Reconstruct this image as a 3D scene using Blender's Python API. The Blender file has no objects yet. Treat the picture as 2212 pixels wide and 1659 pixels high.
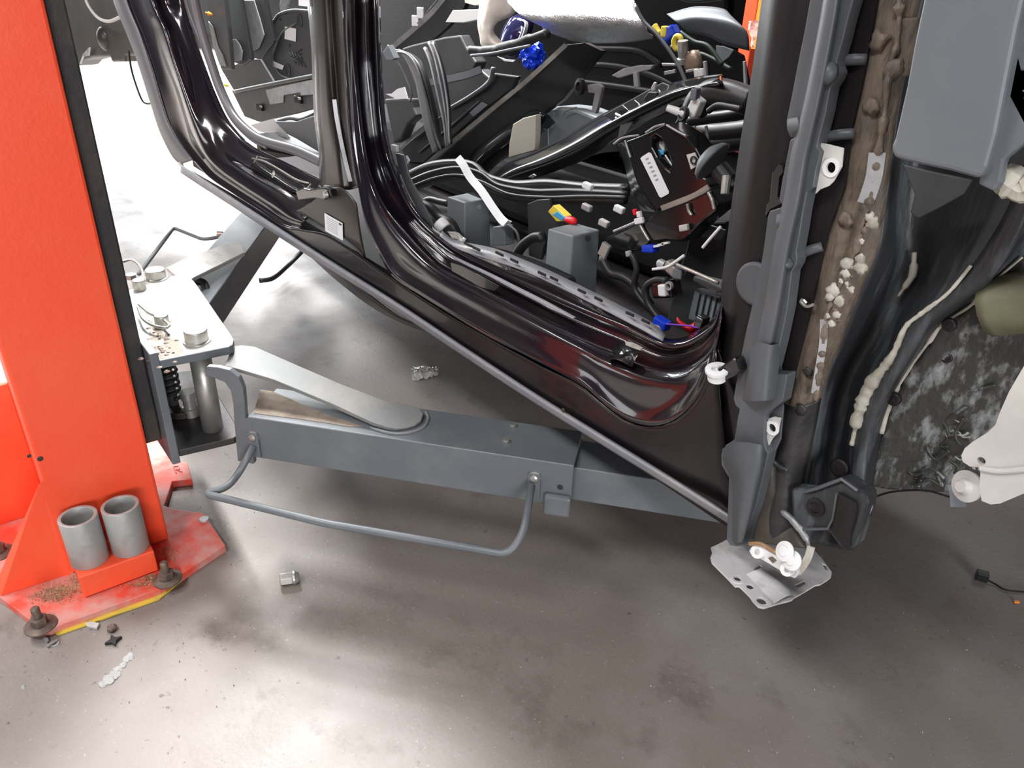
import bpy, bmesh, math, random
from mathutils import Vector as V, Matrix
from mathutils.geometry import tessellate_polygon
random.seed(7)
S = bpy.context.scene
COL = S.collection
# ------------------------------------------------------------------ camera
F_PX = 1660.0; CX, CY = 1106.0, 829.5; CAM_H = 1.25
AX = V((0.6009, 0.3961, -0.6943)); AX.normalize()      # car-forward axis seen by the lens (right, down, forward)
UP = -V((1000-CX, 3900-CY, F_PX)).normalized()
AX = (AX - UP*AX.dot(UP)).normalized()
AY = -AX.cross(UP).normalized()
if AY.z < 0: AY = -AY
RT = V((AX.x, AY.x, UP.x)); DN = V((AX.y, AY.y, UP.y)); FW = V((AX.z, AY.z, UP.z))
EYE = V((0, 0, CAM_H))
cam = bpy.data.cameras.new('camera'); cam.sensor_fit = 'HORIZONTAL'; cam.sensor_width = 36.0
cam.lens = 36.0*F_PX/2212.0; cam.clip_start = 0.02; cam.clip_end = 200
co = bpy.data.objects.new('camera', cam); COL.objects.link(co)
m3 = Matrix((RT, -DN, -FW)).transposed()
co.matrix_world = Matrix.Translation(EYE) @ m3.to_4x4()
S.camera = co
# ------------------------------------------------------------------ world, light, exposure
S.view_settings.view_transform = 'Standard'; S.view_settings.look = 'None'
S.view_settings.gamma = 1.0; S.view_settings.exposure = 0.12
w = bpy.data.worlds.new('world'); S.world = w; w.use_nodes = True
w.node_tree.nodes['Background'].inputs[0].default_value = (0.80, 0.88, 1.0, 1)
w.node_tree.nodes['Background'].inputs[1].default_value = 0.25
def area(name, loc, aim, sx, sy, power, col=(1, 1, 1)):
    l = bpy.data.lights.new(name, 'AREA'); l.shape = 'RECTANGLE'; l.size = sx; l.size_y = sy
    l.energy = power; l.color = col
    o = bpy.data.objects.new(name, l); COL.objects.link(o); o.location = loc
    o.rotation_euler = (V(aim)-V(loc)).to_track_quat('-Z', 'Y').to_euler(); return o
area('daylight_doorway', (-13.0, 3.5, 2.3), (-5, 1.5, 0.3), 6.5, 3.8, 850, (0.95, 0.98, 1.0))
area('daylight_side_door', (-5.5, -4.5, 2.6), (-2.6, 0.6, 0.0), 3.0, 1.6, 60, (0.97, 0.98, 1.0))
area('added_right_fill', (6.5, -2.2, 1.7), (-1.6, 0.2, 0.6), 3.0, 2.4, 330, (0.98, 0.98, 1.0))  # fill light added to brighten the near face of the column
LAMPS = []
for (x, y, p) in [(-8.6, 1.65, 110), (-5.6, 1.65, 85), (-3.5, 1.6, 88), (-4.2, -1.2, 18), (-2.2, -1.6, 18), (0.2, -1.9, 26), (-4.5, 6.0, 16), (-1.0, 6.0, 8)]:
    LAMPS.append((x, y, p))
# ------------------------------------------------------------------ materials
MATS = {}
def mat(name, col, rough=0.5, metal=0.0, col2=None, nscale=8.0, lo=0.45, hi=0.65, bump=0.0, bscale=60.0, coat=0.0, spec=0.5, rough2=None, trans=0.0, emit=0.0, stretch=None, alpha=1.0):
    if name in MATS: return MATS[name]
    m = bpy.data.materials.new(name); m.use_nodes = True; MATS[name] = m
    nt = m.node_tree; b = nt.nodes['Principled BSDF']; L = nt.links.new
    b.inputs['Base Color'].default_value = (*col, 1); b.inputs['Roughness'].default_value = rough
    b.inputs['Metallic'].default_value = metal; b.inputs['Coat Weight'].default_value = coat
    b.inputs['Coat Roughness'].default_value = 0.04
    b.inputs['Specular IOR Level'].default_value = spec
    b.inputs['Transmission Weight'].default_value = trans; b.inputs['Alpha'].default_value = alpha
    if emit: b.inputs['Emission Color'].default_value = (*col, 1); b.inputs['Emission Strength'].default_value = emit
    tc = nt.nodes.new('ShaderNodeTexCoord'); vec = tc.outputs['Object']
    if stretch:
        mp = nt.nodes.new('ShaderNodeMapping'); mp.inputs['Scale'].default_value = stretch
        L(vec, mp.inputs[0]); vec = mp.outputs[0]
    if col2 is not None or rough2 is not None:
        n = nt.nodes.new('ShaderNodeTexNoise'); n.inputs['Scale'].default_value = nscale; n.inputs['Detail'].default_value = 7
        n.inputs['Roughness'].default_value = 0.62; L(vec, n.inputs['Vector'])
        r = nt.nodes.new('ShaderNodeMapRange'); r.inputs[1].default_value = lo; r.inputs[2].default_value = hi; L(n.outputs['Fac'], r.inputs[0])
        if col2 is not None:
            mx = nt.nodes.new('ShaderNodeMix'); mx.data_type = 'RGBA'
            mx.inputs[6].default_value = (*col, 1); mx.inputs[7].default_value = (*col2, 1)
            L(r.outputs[0], mx.inputs[0]); L(mx.outputs[2], b.inputs['Base Color'])
        if rough2 is not None:
            r2 = nt.nodes.new('ShaderNodeMapRange'); r2.inputs[3].default_value = rough; r2.inputs[4].default_value = rough2
            L(r.outputs[0], r2.inputs[0]); L(r2.outputs[0], b.inputs['Roughness'])
    if bump:
        n2 = nt.nodes.new('ShaderNodeTexNoise'); n2.inputs['Scale'].default_value = bscale; n2.inputs['Detail'].default_value = 4; L(vec, n2.inputs['Vector'])
        bp = nt.nodes.new('ShaderNodeBump'); bp.inputs['Strength'].default_value = bump; bp.inputs['Distance'].default_value = 0.004
        L(n2.outputs['Fac'], bp.inputs['Height']); L(bp.outputs[0], b.inputs['Normal'])
    return m
RED = mat('red_paint', (0.95, 0.085, 0.028), 0.42, col2=(0.93, 0.11, 0.04), nscale=5, bump=0.12, bscale=90)
RED_D = mat('dusty_red_paint', (0.75, 0.07, 0.035), 0.6, col2=(0.62, 0.30, 0.26), nscale=9, lo=0.42, hi=0.62, bump=0.2)
GREY = mat('grey_lift_paint', (0.125, 0.14, 0.155), 0.42, col2=(0.165, 0.18, 0.19), nscale=6, bump=0.1, bscale=80)
GREYD = mat('dusty_grey_paint', (0.20, 0.208, 0.208), 0.55, col2=(0.30, 0.28, 0.25), nscale=7, lo=0.45, hi=0.7, bump=0.25)
PLATE_LIT = mat('lit_dusty_plate_paint', (0.55, 0.55, 0.53), 0.5, col2=(0.32, 0.28, 0.23), nscale=11, lo=0.52, hi=0.70, bump=0.3)  # paler than the lift paint: strong overhead light painted in, plus dust
DARKST = mat('dark_greased_steel', (0.035, 0.033, 0.034), 0.5, metal=0.2, col2=(0.07, 0.055, 0.045), nscale=9, bump=0.2)
STEEL = mat('worn_steel', (0.50, 0.49, 0.46), 0.38, metal=0.7, col2=(0.36, 0.33, 0.29), nscale=14, bump=0.1)
ZINC = mat('zinc_tube', (0.42, 0.43, 0.42), 0.5, metal=0.35, col2=(0.30, 0.29, 0.27), nscale=11, lo=0.5, hi=0.68, bump=0.1)
RUST = mat('rusty_bolt', (0.14, 0.10, 0.085), 0.6, metal=0.4, col2=(0.22, 0.17, 0.13), nscale=40, bump=0.3)
YEL = mat('yellow_edge', (0.75, 0.52, 0.06), 0.7, col2=(0.55, 0.38, 0.08), nscale=20)
GLOSS = mat('dark_aubergine_car_paint', (0.010, 0.008, 0.014), 0.16, coat=0.8, spec=0.4, col2=(0.014, 0.008, 0.010), nscale=3)
GLOSS_S = mat('soiled_aubergine_paint', (0.008, 0.006, 0.008), 0.28, coat=0.25, spec=0.3, col2=(0.016, 0.011, 0.010), nscale=4)
GLOSS2 = mat('dusty_car_paint', (0.014, 0.010, 0.009), 0.36, coat=0.2, spec=.3, col2=(0.034, 0.024, 0.018), nscale=6, lo=0.45, hi=0.75, bump=0.05)
SATIN = mat('black_satin_primer', (0.010, 0.008, 0.009), 0.45, spec=0.35, col2=(0.020, 0.016, 0.017), nscale=7, bump=0.06, stretch=(6, 6, 1))
RUB = mat('grey_rubber_seal', (0.13, 0.13, 0.14), 0.42, bump=0.05)
SILL = mat('grey_sill_coating', (0.27, 0.28, 0.31), 0.40, col2=(0.34, 0.34, 0.35), nscale=12, bump=0.25, bscale=160)
PLG = mat('grey_moulded_plastic', (0.085, 0.092, 0.10), 0.45, col2=(0.11, 0.115, 0.125), nscale=6, bump=0.06, bscale=200, stretch=(3, 3, 1))
PLGL = mat('pale_grey_plastic', (0.135, 0.15, 0.165), 0.48, col2=(0.16, 0.17, 0.185), nscale=4, bump=0.05, bscale=200)
PLB = mat('black_plastic', (0.014, 0.015, 0.016), 0.42, bump=0.05, bscale=200)
PLBG = mat('glossy_black_plastic', (0.008, 0.008, 0.009), 0.16, coat=0.6)
PLK = mat('charcoal_plastic', (0.045, 0.048, 0.05), 0.5, col2=(0.06, 0.063, 0.066), nscale=8, bump=0.05)
RUBB = mat('black_rubber', (0.018, 0.018, 0.019), 0.45)
BRN = mat('brown_seam_sealer', (0.175, 0.135, 0.10), 0.6, col2=(0.085, 0.068, 0.055), nscale=26, lo=.42, hi=.66, bump=0.9, bscale=55, stretch=(2.2, 2.2, .9))
UNDER = mat('dirty_underseal', (0.035, 0.035, 0.033), 0.5, col2=(0.36, 0.37, 0.37), nscale=20, lo=0.50, hi=0.72, bump=1.0, bscale=38, stretch=(2.2, 2.2, 1))
ARCH = mat('dark_arch_panel', (0.030, 0.032, 0.035), 0.42, col2=(0.19, 0.21, 0.23), nscale=7, lo=0.50, hi=0.80, bump=0.35, bscale=40, stretch=(3.5, 3.5, .7))
WAX = mat('pale_sealer_bead', (0.55, 0.52, 0.45), 0.55, col2=(0.32, 0.29, 0.24), nscale=25, bump=0.4)
GALV = mat('galvanised_bracket', (0.45, 0.45, 0.46), 0.45, metal=0.35, col2=(0.26, 0.25, 0.26), nscale=12, lo=0.42, hi=0.66, bump=0.15)
GALVP = mat('scuffed_galvanised_plate', (0.66, 0.65, 0.66), 0.5, metal=0.15, col2=(0.30, 0.28, 0.27), nscale=14, lo=0.48, hi=0.70, bump=0.15)
UNDP = mat('pale_underseal_ridge', (0.30, 0.30, 0.29), 0.5, col2=(0.12, 0.12, 0.11), nscale=30, bump=0.4)
WHITE = mat('white_plastic', (0.80, 0.80, 0.80), 0.45)
PAPER = mat('white_paper', (0.82, 0.83, 0.85), 0.7)
PRINT = mat('grey_print', (0.35, 0.36, 0.38), 0.7)
OFFW = mat('off_white_liner', (0.52, 0.50, 0.48), 0.5, col2=(0.62, 0.60, 0.57), nscale=6, bump=0.2)
FOAM = mat('light_grey_foam', (0.42, 0.43, 0.44), 0.95, col2=(0.32, 0.33, 0.34), nscale=30, bump=0.5, bscale=90)
FOIL = mat('aluminium_heat_foil', (0.72, 0.72, 0.73), 0.34, metal=0.75, bump=0.9, bscale=260)
INSUL = mat('beige_insulation', (0.62, 0.57, 0.50), 0.8, col2=(0.50, 0.44, 0.38), nscale=12, bump=0.8, bscale=40)
CARPET = mat('black_carpet', (0.012, 0.012, 0.013), 0.95, bump=0.8, bscale=300)
BLUE = mat('blue_plastic', (0.01, 0.05, 0.62), 0.35)
BLUEF = mat('blue_foil', (0.01, 0.06, 0.75), 0.15, metal=0.5, bump=1.0, bscale=50)
REDP = mat('red_plastic', (0.75, 0.01, 0.02), 0.4)
YELP = mat('yellow_plastic', (0.85, 0.66, 0.08), 0.45)
ORG = mat('orange_clip', (0.95, 0.28, 0.03), 0.4)
CYAN = mat('light_blue_plastic', (0.08, 0.42, 0.75), 0.45)
CREAM = mat('cream_paint', (0.50, 0.47, 0.40), 0.5)
GREENW = mat('dark_green_wire', (0.004, 0.018, 0.010), 0.6)
SAWD = mat('yellow_brown_grit', (0.48, 0.36, 0.20), 0.9, col2=(0.25, 0.17, 0.09), nscale=60, bump=1.0, bscale=120)
WRAP = mat('clear_crinkled_film', (0.55, 0.53, 0.50), 0.2, trans=0.35, bump=1.0, bscale=60)
BRKT = mat('grey_seat_mount_paint', (0.21, 0.235, 0.25), 0.4, col2=(0.26, 0.285, 0.295), nscale=5)
WALLM = mat('grey_wall', (0.20, 0.20, 0.21), 0.8, col2=(0.16, 0.16, 0.17), nscale=1)
CEIL = mat('grey_ceiling', (0.10, 0.10, 0.10), 0.9, col2=(0.07, 0.07, 0.07), nscale=1)
TUBE = mat('lamp_tube', (1, 1, 1), 0.4, emit=1.0)

def floor_mat():
    m = bpy.data.materials.new('worn_concrete'); m.use_nodes = True; nt = m.node_tree; b = nt.nodes['Principled BSDF']; L = nt.links.new
    tc = nt.nodes.new('ShaderNodeTexCoord')
    def noise(sc, det, ro=.6):
        n = nt.nodes.new('ShaderNodeTexNoise'); n.inputs['Scale'].default_value = sc; n.inputs['Detail'].default_value = det
        n.inputs['Roughness'].default_value = ro; L(tc.outputs['Object'], n.inputs['Vector']); return n
    def ramp(n, lo, hi):
        r = nt.nodes.new('ShaderNodeMapRange'); r.inputs[1].default_value = lo; r.inputs[2].default_value = hi; L(n.outputs['Fac'], r.inputs[0]); return r
    def mix(a, bb, f):
        mx = nt.nodes.new('ShaderNodeMix'); mx.data_type = 'RGBA'
        for k, v in ((6, a), (7, bb)):
            if isinstance(v, tuple): mx.inputs[k].default_value = (*v, 1)
            else: L(v, mx.inputs[k])
        L(f.outputs[0], mx.inputs[0]); return mx.outputs[2]
    c = mix((0.225, 0.19, 0.17), (0.31, 0.28, 0.26), ramp(noise(1.6, 6), .4, .62))
    c = mix(c, (0.14, 0.115, 0.10), ramp(noise(5, 8, .7), .56, .74))
    c = mix(c, (0.42, 0.40, 0.38), ramp(noise(110, 3), .64, .78))
    c = mix(c, (0.10, 0.09, 0.085), ramp(noise(45, 5), .66, .76))
    L(c, b.inputs['Base Color'])
    r = ramp(noise(3, 6), .35, .7); r.inputs[3].default_value = .42; r.inputs[4].default_value = .62; L(r.outputs[0], b.inputs['Roughness'])
    bp = nt.nodes.new('ShaderNodeBump'); bp.inputs['Strength'].default_value = .35; bp.inputs['Distance'].default_value = .003
    L(noise(70, 6).outputs['Fac'], bp.inputs['Height']); L(bp.outputs[0], b.inputs['Normal'])
    return m
FLOORM = floor_mat()
# ------------------------------------------------------------------ helpers
def ray(x, y):
    return (RT*(x-CX) + DN*(y-CY) + FW*F_PX).normalized()
def at(x, y, ax, v):          # the point of a world plane (axis ax at value v) that the photo shows at pixel x, y
    d = ray(x, y); return EYE + d*((v-EYE[ax])/d[ax])
def PX(x, y, v): return at(x, y, 0, v)
def PY(x, y, v): return at(x, y, 1, v)
def PZ(x, y, v): return at(x, y, 2, v)
def PYs(pts, v): return [PY(p[0], p[1], p[2] if len(p) > 2 else v) for p in pts]
def link(name, me, m, parent=None, bevel=0, solid=0, smooth=False, sub=0, seg=2):
    o = bpy.data.objects.new(name, me)
    if m: me.materials.append(m)
    COL.objects.link(o)
    if parent is not None:
        off = parent.location.copy(); q = parent.parent
        while q is not None: off += q.location; q = q.parent
        me.transform(Matrix.Translation(-off)); o.parent = parent
    elif len(me.vertices):
        c = sum((v.co for v in me.vertices), V())/len(me.vertices); c.z = min(v.co.z for v in me.vertices)
        me.transform(Matrix.Translation(-c)); o.location = c
    if smooth:
        for p in me.polygons: p.use_smooth = True
    if solid:
        s = o.modifiers.new('thickness', 'SOLIDIFY'); s.thickness = solid; s.offset = -1 if solid > 0 else -1
    if sub:
        s = o.modifiers.new('round', 'SUBSURF'); s.levels = sub; s.render_levels = sub
    if bevel:
        s = o.modifiers.new('edge', 'BEVEL'); s.width = bevel; s.segments = seg; s.limit_method = 'ANGLE'; s.angle_limit = math.radians(40)
    return o
def mesh(vs, fs):
    me = bpy.data.meshes.new('m'); me.from_pydata([tuple(v) for v in vs], [], fs); me.update()
    bm = bmesh.new(); bm.from_mesh(me); bmesh.ops.recalc_face_normals(bm, faces=bm.faces); bm.to_mesh(me); bm.free(); return me
def join(*mes):
    vs, fs = [], []
    for me in mes:
        k = len(vs); vs += [v.co.copy() for v in me.vertices]; fs += [[i+k for i in p.vertices] for p in me.polygons]
    me = bpy.data.meshes.new('m'); me.from_pydata([tuple(v) for v in vs], [], fs); me.update(); return me
def thing(name, label, cat, loc=(0, 0, 0), group=None):
    o = bpy.data.objects.new(name, None); COL.objects.link(o); o.location = loc; o.empty_display_size = .05
    return tag(o, label, cat, group)
def tag(o, label, cat=None, group=None, kind=None):
    if label: o['label'] = label
    if cat: o['category'] = cat
    if group: o['group'] = group
    if kind: o['kind'] = kind
    return o
def catmull(pts, n):
    pts = [V(p) for p in pts]
    if len(pts) < 3: return [pts[0].lerp(pts[-1], i/(n-1)) for i in range(n)]
    P = [pts[0]*2-pts[1]] + pts + [pts[-1]*2-pts[-2]]; out = []
    for i in range(1, len(P)-2):
        for k in range(12):
            t = k/12; a, b, c, d = P[i-1], P[i], P[i+1], P[i+2]
            out.append(.5*((2*b) + (c-a)*t + (2*a-5*b+4*c-d)*t*t + (-a+3*b-3*c+d)*t**3))
    out.append(pts[-1])
    return resample(out, n)
def resample(out, n):
    L = [0]
    for i in range(1, len(out)): L.append(L[-1]+(out[i]-out[i-1]).length)
    res = []; j = 0
    for k in range(n):
        s = L[-1]*k/(n-1)
        while j < len(L)-2 and L[j+1] < s: j += 1
        t = (s-L[j])/max(L[j+1]-L[j], 1e-9); res.append(out[j].lerp(out[j+1], min(max(t, 0), 1)))
    return res
def loft(curves, n=60, m=4, sharp=False):
    R = [catmull(c, n) for c in curves]; rows = []
    if sharp or len(R) < 3:
        for i in range(len(R)-1):
            for k in range(m): rows.append([a.lerp(b, k/m) for a, b in zip(R[i], R[i+1])])
        rows.append(R[-1])
    else:
        cols = [catmull([r[j] for r in R], (len(R)-1)*m+1) for j in range(n)]
        rows = [[cols[j][i] for j in range(n)] for i in range((len(R)-1)*m+1)]
    vs = [p for r in rows for p in r]
    fs = [(i*n+j, i*n+j+1, (i+1)*n+j+1, (i+1)*n+j) for i in range(len(rows)-1) for j in range(n-1)]
    me = mesh(vs, fs)
    if me.polygons[0].normal.dot(EYE-me.polygons[0].center) < 0: me.flip_normals()
    return me
def plate(outer, vec, holes=()):
    """a flat outline (3D points), with holes, given the thickness vec"""
    loops = [[V(p) for p in outer]] + [[V(p) for p in h] for h in holes]
    tri = tessellate_polygon(loops); flat = [p for l in loops for p in l]; n = len(flat); vec = V(vec)
    vs = flat + [p+vec for p in flat]; fs = [tuple(t) for t in tri] + [tuple(i+n for i in reversed(t)) for t in tri]
    k = 0
    for l in loops:
        q = len(l)
        for i in range(q): a, b = k+i, k+(i+1) % q; fs.append((a, b, b+n, a+n))
        k += q
    me = mesh(vs, fs)
    bm = bmesh.new(); bm.from_mesh(me)
    bmesh.ops.dissolve_limit(bm, angle_limit=.01, verts=bm.verts, edges=bm.edges); bm.to_mesh(me); bm.free()
    return me
def prism(outer, vec):
    p = [V(q) for q in outer]; n = len(p); vec = V(vec)
    return mesh(p + [q+vec for q in p], [tuple(range(n)), tuple(range(2*n-1, n-1, -1))] + [(i, (i+1) % n, (i+1) % n+n, i+n) for i in range(n)])
def obox(o, a, b, c):
    o, a, b, c = V(o), V(a), V(b), V(c)
    vs = [o, o+a, o+a+b, o+b, o+c, o+a+c, o+a+b+c, o+b+c]
    return mesh(vs, [(0, 3, 2, 1), (4, 5, 6, 7), (0, 1, 5, 4), (1, 2, 6, 5), (2, 3, 7, 6), (3, 0, 4, 7)])
def cbox(c, s, rz=0, rx=0, ry=0):
    R = Matrix.Rotation(rz, 3, 'Z') @ Matrix.Rotation(ry, 3, 'Y') @ Matrix.Rotation(rx, 3, 'X')
    a, b, d = R @ V((s[0], 0, 0)), R @ V((0, s[1], 0)), R @ V((0, 0, s[2]))
    return obox(V(c)-a/2-b/2-d/2, a, b, d)
def frame(d):
    d = d.normalized(); u = d.orthogonal().normalized(); return u, d.cross(u)
def tube(pts, r, n=24, k=10, smooth=True, closed=False, flat=1.0):
    P = catmull(pts, n) if smooth and len(pts) > 2 else [V(p) for p in pts]
    u = None; vs, fs = [], []
    for i, p in enumerate(P):
        d = (P[min(i+1, len(P)-1)]-P[max(i-1, 0)]).normalized()
        if u is None: u = d.orthogonal().normalized()
        u = (u-d*u.dot(d)).normalized(); v = d.cross(u); rr = r[min(int(i*len(r)/len(P)), len(r)-1)] if isinstance(r, (list, tuple)) else r
        for j in range(k):
            a = 2*math.pi*j/k; vs.append(p+(u*math.cos(a)*flat+v*math.sin(a))*rr)
    for i in range(len(P)-1):
        for j in range(k): fs.append((i*k+j, i*k+(j+1) % k, (i+1)*k+(j+1) % k, (i+1)*k+j))
    fs.append(tuple(range(k))); fs.append(tuple(range((len(P)-1)*k, len(P)*k)))
    return mesh(vs, fs)
def bent(pts, r, fillet=.025, k=12):
    """round bar with rounded bends"""
    pts = [V(p) for p in pts]; out = [pts[0]]
    for i in range(1, len(pts)-1):
        a, b, c = pts[i-1], pts[i], pts[i+1]; f = min(fillet, (a-b).length*.45, (c-b).length*.45)
        p, q = b+(a-b).normalized()*f, b+(c-b).normalized()*f
        for t in [x/6 for x in range(7)]: out.append(p*(1-t)**2+b*2*t*(1-t)+q*t*t)
    out.append(pts[-1]); return tube(out, r, k=k, smooth=False)
def lathe(prof, base, axis=(0, 0, 1), k=32):
    base, axis = V(base), V(axis).normalized(); u, v = frame(axis); vs, fs = [], []
    for (r, h) in prof:
        for j in range(k):
            a = 2*math.pi*j/k; vs.append(base+axis*h+(u*math.cos(a)+v*math.sin(a))*max(r, 1e-5))
    n = len(prof)
    for i in range(n-1):
        for j in range(k): fs.append((i*k+j, i*k+(j+1) % k, (i+1)*k+(j+1) % k, (i+1)*k+j))
    fs.append(tuple(range(k))); fs.append(tuple(range((n-1)*k, n*k)))
    return mesh(vs, fs)
def pipe(base, axis, ro, ri, h, k=40):
    base, axis = V(base), V(axis).normalized(); u, v = frame(axis); vs, fs = [], []
    for (r, z) in ((ro, 0), (ro, h), (ri, h), (ri, 0)):
        for j in range(k):
            a = 2*math.pi*j/k; vs.append(base+axis*z+(u*math.cos(a)+v*math.sin(a))*r)
    for i in range(4):
        for j in range(k): fs.append((i*k+j, i*k+(j+1) % k, ((i+1) % 4)*k+(j+1) % k, ((i+1) % 4)*k+j))
    return mesh(vs, fs)
def circ(c, r, axis=(0, 0, 1), k=14, ex=1.0):
    u, v = frame(V(axis)); c = V(c); return [c+(u*math.cos(2*math.pi*j/k)*ex+v*math.sin(2*math.pi*j/k))*r for j in range(k)]
def hexnut(base, r, h, axis=(0, 0, 1)): return lathe([(r, 0), (r, h)], base, axis, k=6)
def box2(p0, p1):
    return obox(p0, (p1[0]-p0[0], 0, 0), (0, p1[1]-p0[1], 0), (0, 0, p1[2]-p0[2]))
def yplate(pts, Y, th, slope=0):    # outline on an upright plane parallel to the car's side, thickness into the car
    return plate(PYs(pts, Y), (0, th, 0))
def strip(pts, width, th, nrm=None):
    """flat strap along 3D points"""
    P = catmull(pts, 20) if len(pts) > 2 else [V(p) for p in pts]; vs, fs = [], []
    for i, p in enumerate(P):
        d = (P[min(i+1, len(P)-1)]-P[max(i-1, 0)]).normalized(); toeye = V(nrm) if nrm else (EYE-p).normalized()
        s = d.cross(toeye).normalized(); nn = s.cross(d).normalized()
        for a, b in ((-1, 0), (1, 0), (1, 1), (-1, 1)): vs.append(p+s*a*width/2-nn*b*th)
    for i in range(len(P)-1):
        for j in range(4): fs.append((i*4+j, i*4+(j+1) % 4, (i+1)*4+(j+1) % 4, (i+1)*4+j))
    fs.append((0, 1, 2, 3)); q = (len(P)-1)*4; fs.append((q+3, q+2, q+1, q)); return mesh(vs, fs)
# ================================================================== the shop
fl = link('floor', obox((-16, -8, -.1), (24, 0, 0), (0, 26, 0), (0, 0, .1)), FLOORM); tag(fl, None, kind='structure')
def struct(name, me, m): return tag(link(name, me, m), None, kind='structure')
struct('ceiling', obox((-16, -8, 4.6), (24, 0, 0), (0, 26, 0), (0, 0, .1)), CEIL)
struct('wall_back', obox((-16, 18, 0), (24, 0, 0), (0, .1, 0), (0, 0, 4.6)), WALLM)
struct('wall_left', obox((-16.1, -8, 0), (.1, 0, 0), (0, 26, 0), (0, 0, 4.6)), WALLM)
struct('wall_front', obox((-16, -8.1, 0), (24, 0, 0), (0, .1, 0), (0, 0, 4.6)), WALLM)
struct('wall_right', obox((8, -8, 0), (.1, 0, 0), (0, 26, 0), (0, 0, 4.6)), WALLM)
WH = ['over the far end of the car row', 'over the rear of the car', 'over the car roof', 'in the near row at left', 'in the near row at middle', 'in the near row at right', 'far behind the car, left', 'far behind the car, right']
for (x, y, p), wh in zip(LAMPS, WH):
    t = thing('ceiling_light', 'twin tube ceiling light '+wh, 'ceiling light', (x, y, 3.9), 'tube ceiling lights')
    link('housing', obox((x-.75, y-.12, 3.9), (1.5, 0, 0), (0, .24, 0), (0, 0, .06)), WHITE, t, bevel=.01)
    for s in (-.06, .06): link('lamp_tube', tube([(x-.7, y+s, 3.885), (x+.7, y+s, 3.885)], .013, smooth=False), TUBE, t, smooth=True)
    area('lamp_light', (x, y, 3.86), (x, y, 0), 1.4, .42, p*4)

# ================================================================== lift column
XN, YA, YB = -1.628, 0.029, 0.241          # near face and the two sides of the column
col = thing('lift_column', 'orange-red steel lift column bolted to the floor, filling the left edge', 'car lift column', (XN-.15, .13, 0))
RD = .30
def chan():
    t = .012; o = [(YA, XN), (YB, XN), (YB, XN-.10), (YB-t, XN-.10), (YB-t, XN-t), (YA+t, XN-t), (YA+t, XN-RD+t), (YB-t, XN-RD+t), (YB-t, XN-RD+.10), (YB, XN-RD+.10), (YB, XN-RD), (YA, XN-RD)]
    return prism([V((x, y, .02)) for (y, x) in o], (0, 0, 3.4))
link('post', chan(), RED, col, bevel=.006)
base_px = [(-40, 1270), (0, 1290), (95, 1362), (345, 1272), (487, 1178), (440, 1108), (380, 1100), (355, 1092), (372, 1040), (415, 1035), (405, 1000), (365, 985), (330, 940)]
bp = [PZ(x, y, .02) for x, y in base_px] + [V((-2.15, .24, .02)), V((-2.15, -.05, .02)), V((-1.75, -.22, .02))]
link('base_plate', prism(bp, (0, 0, -.02)), RED_D, col, bevel=.002)
# yellow packing under the plate edge
link('yellow_strip', prism([PZ(x, y, .001) for x, y in [(125, 1374), (345, 1296), (385, 1262), (480, 1190), (470, 1180), (372, 1250), (335, 1282), (110, 1362)]], (0, 0, .004)), YEL, col)
for nm, px in (('gusset', [(64, 1042), (95, 1040), (152, 1240), (2, 1290)]),):
    A, B = PX(72, 1045, XN+.01), PX(95, 1038, XN+.01)
    g = [PX(68, 1045, XN+.005), PX(92, 1036, XN+.005), PX(152, 1242, XN+.005), PZ(2, 1288, .02)]
    g = [V((XN+.0, YA-.005, g[0].z)), V((XN+.0, YA+.03, g[0].z)), V((XN+.0, YA+.03, .02)), V((XN+.0, YA-.005, .02)), V((PZ(2, 1288, .02).x, PZ(2, 1288, .02).y, .02)), ]
    top = PX(78, 1044, XN); me = mesh([V((XN, YA-.004, top.z)), V((XN, YA+.012, top.z)), V((XN+.0, .029, .02)), PZ(152, 1240, .02), PZ(2, 1288, .02), PZ(0, 1282, .02)+V((-.02, -.012, 0))],
        [(0, 1, 3, 4), (0, 4, 5), (1, 2, 3), (0, 5, 2, 1), (2, 5, 4, 3)])
    link('gusset', me, RED, col, bevel=.002)
me = prism([V((XN-.285, YA, .38)), V((XN-.285, YA, .02)), V((XN-.285, YA-.2, .02)), V((XN-.285, YA-.03, .38))], (-.015, 0, 0)); link('gusset', me, RED, col, bevel=.002)
# socket box with the two height adapters
s0, s1 = PZ(183, 1292, .022), PZ(343, 1232, .022); du = (s1-s0); dx = V((-.105, 0, 0))
hb = .058
link('adapter_shelf', obox(s0, du, dx, (0, 0, hb)), RED, col, bevel=.003)
for (cx_, cy_, lab) in ((195, 1207, 'left grey steel tube adapter standing on the red shelf of the column'), (283, 1182, 'right grey steel tube adapter on the red shelf, dirty dark patches on its side')):
    c = PZ(cx_, cy_, .022+hb); r = .0385
    o = link('lift_adapter', pipe(c, (0, 0, 1), r, r-.0075, .118), ZINC, bevel=.001, smooth=False)
    tag(o, lab, 'lift adapter', 'tube adapters on the column shelf')
    for pl in o.data.polygons: pl.use_smooth = True
    o.modifiers['edge'].limit_method = 'ANGLE'
def anchor(px, py, z=.02, par=col, r=.031):
    c = PZ(px, py, z)
    prof = [(r, 0), (r, .003), (r*.75, .006), (r*.62, .008)]
    b = link('anchor_bolt', lathe(prof, c), RUST, par, smooth=False)
    link('nut', hexnut(c+V((0, 0, .008)), .0165, .016), RUST, b, bevel=.001)
    link('stud', lathe([(.0085, 0), (.0085, .024), (.006, .027)], c+V((0, 0, .024)), k=16), RUST, b, smooth=False)
anchor(88, 1352); anchor(362, 1252); anchor(-2, 1195)
link('bolt_hole_cap', lathe([(.013, 0), (.011, .003)], PZ(441, 1122, .02)), GALV, col)
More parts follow.
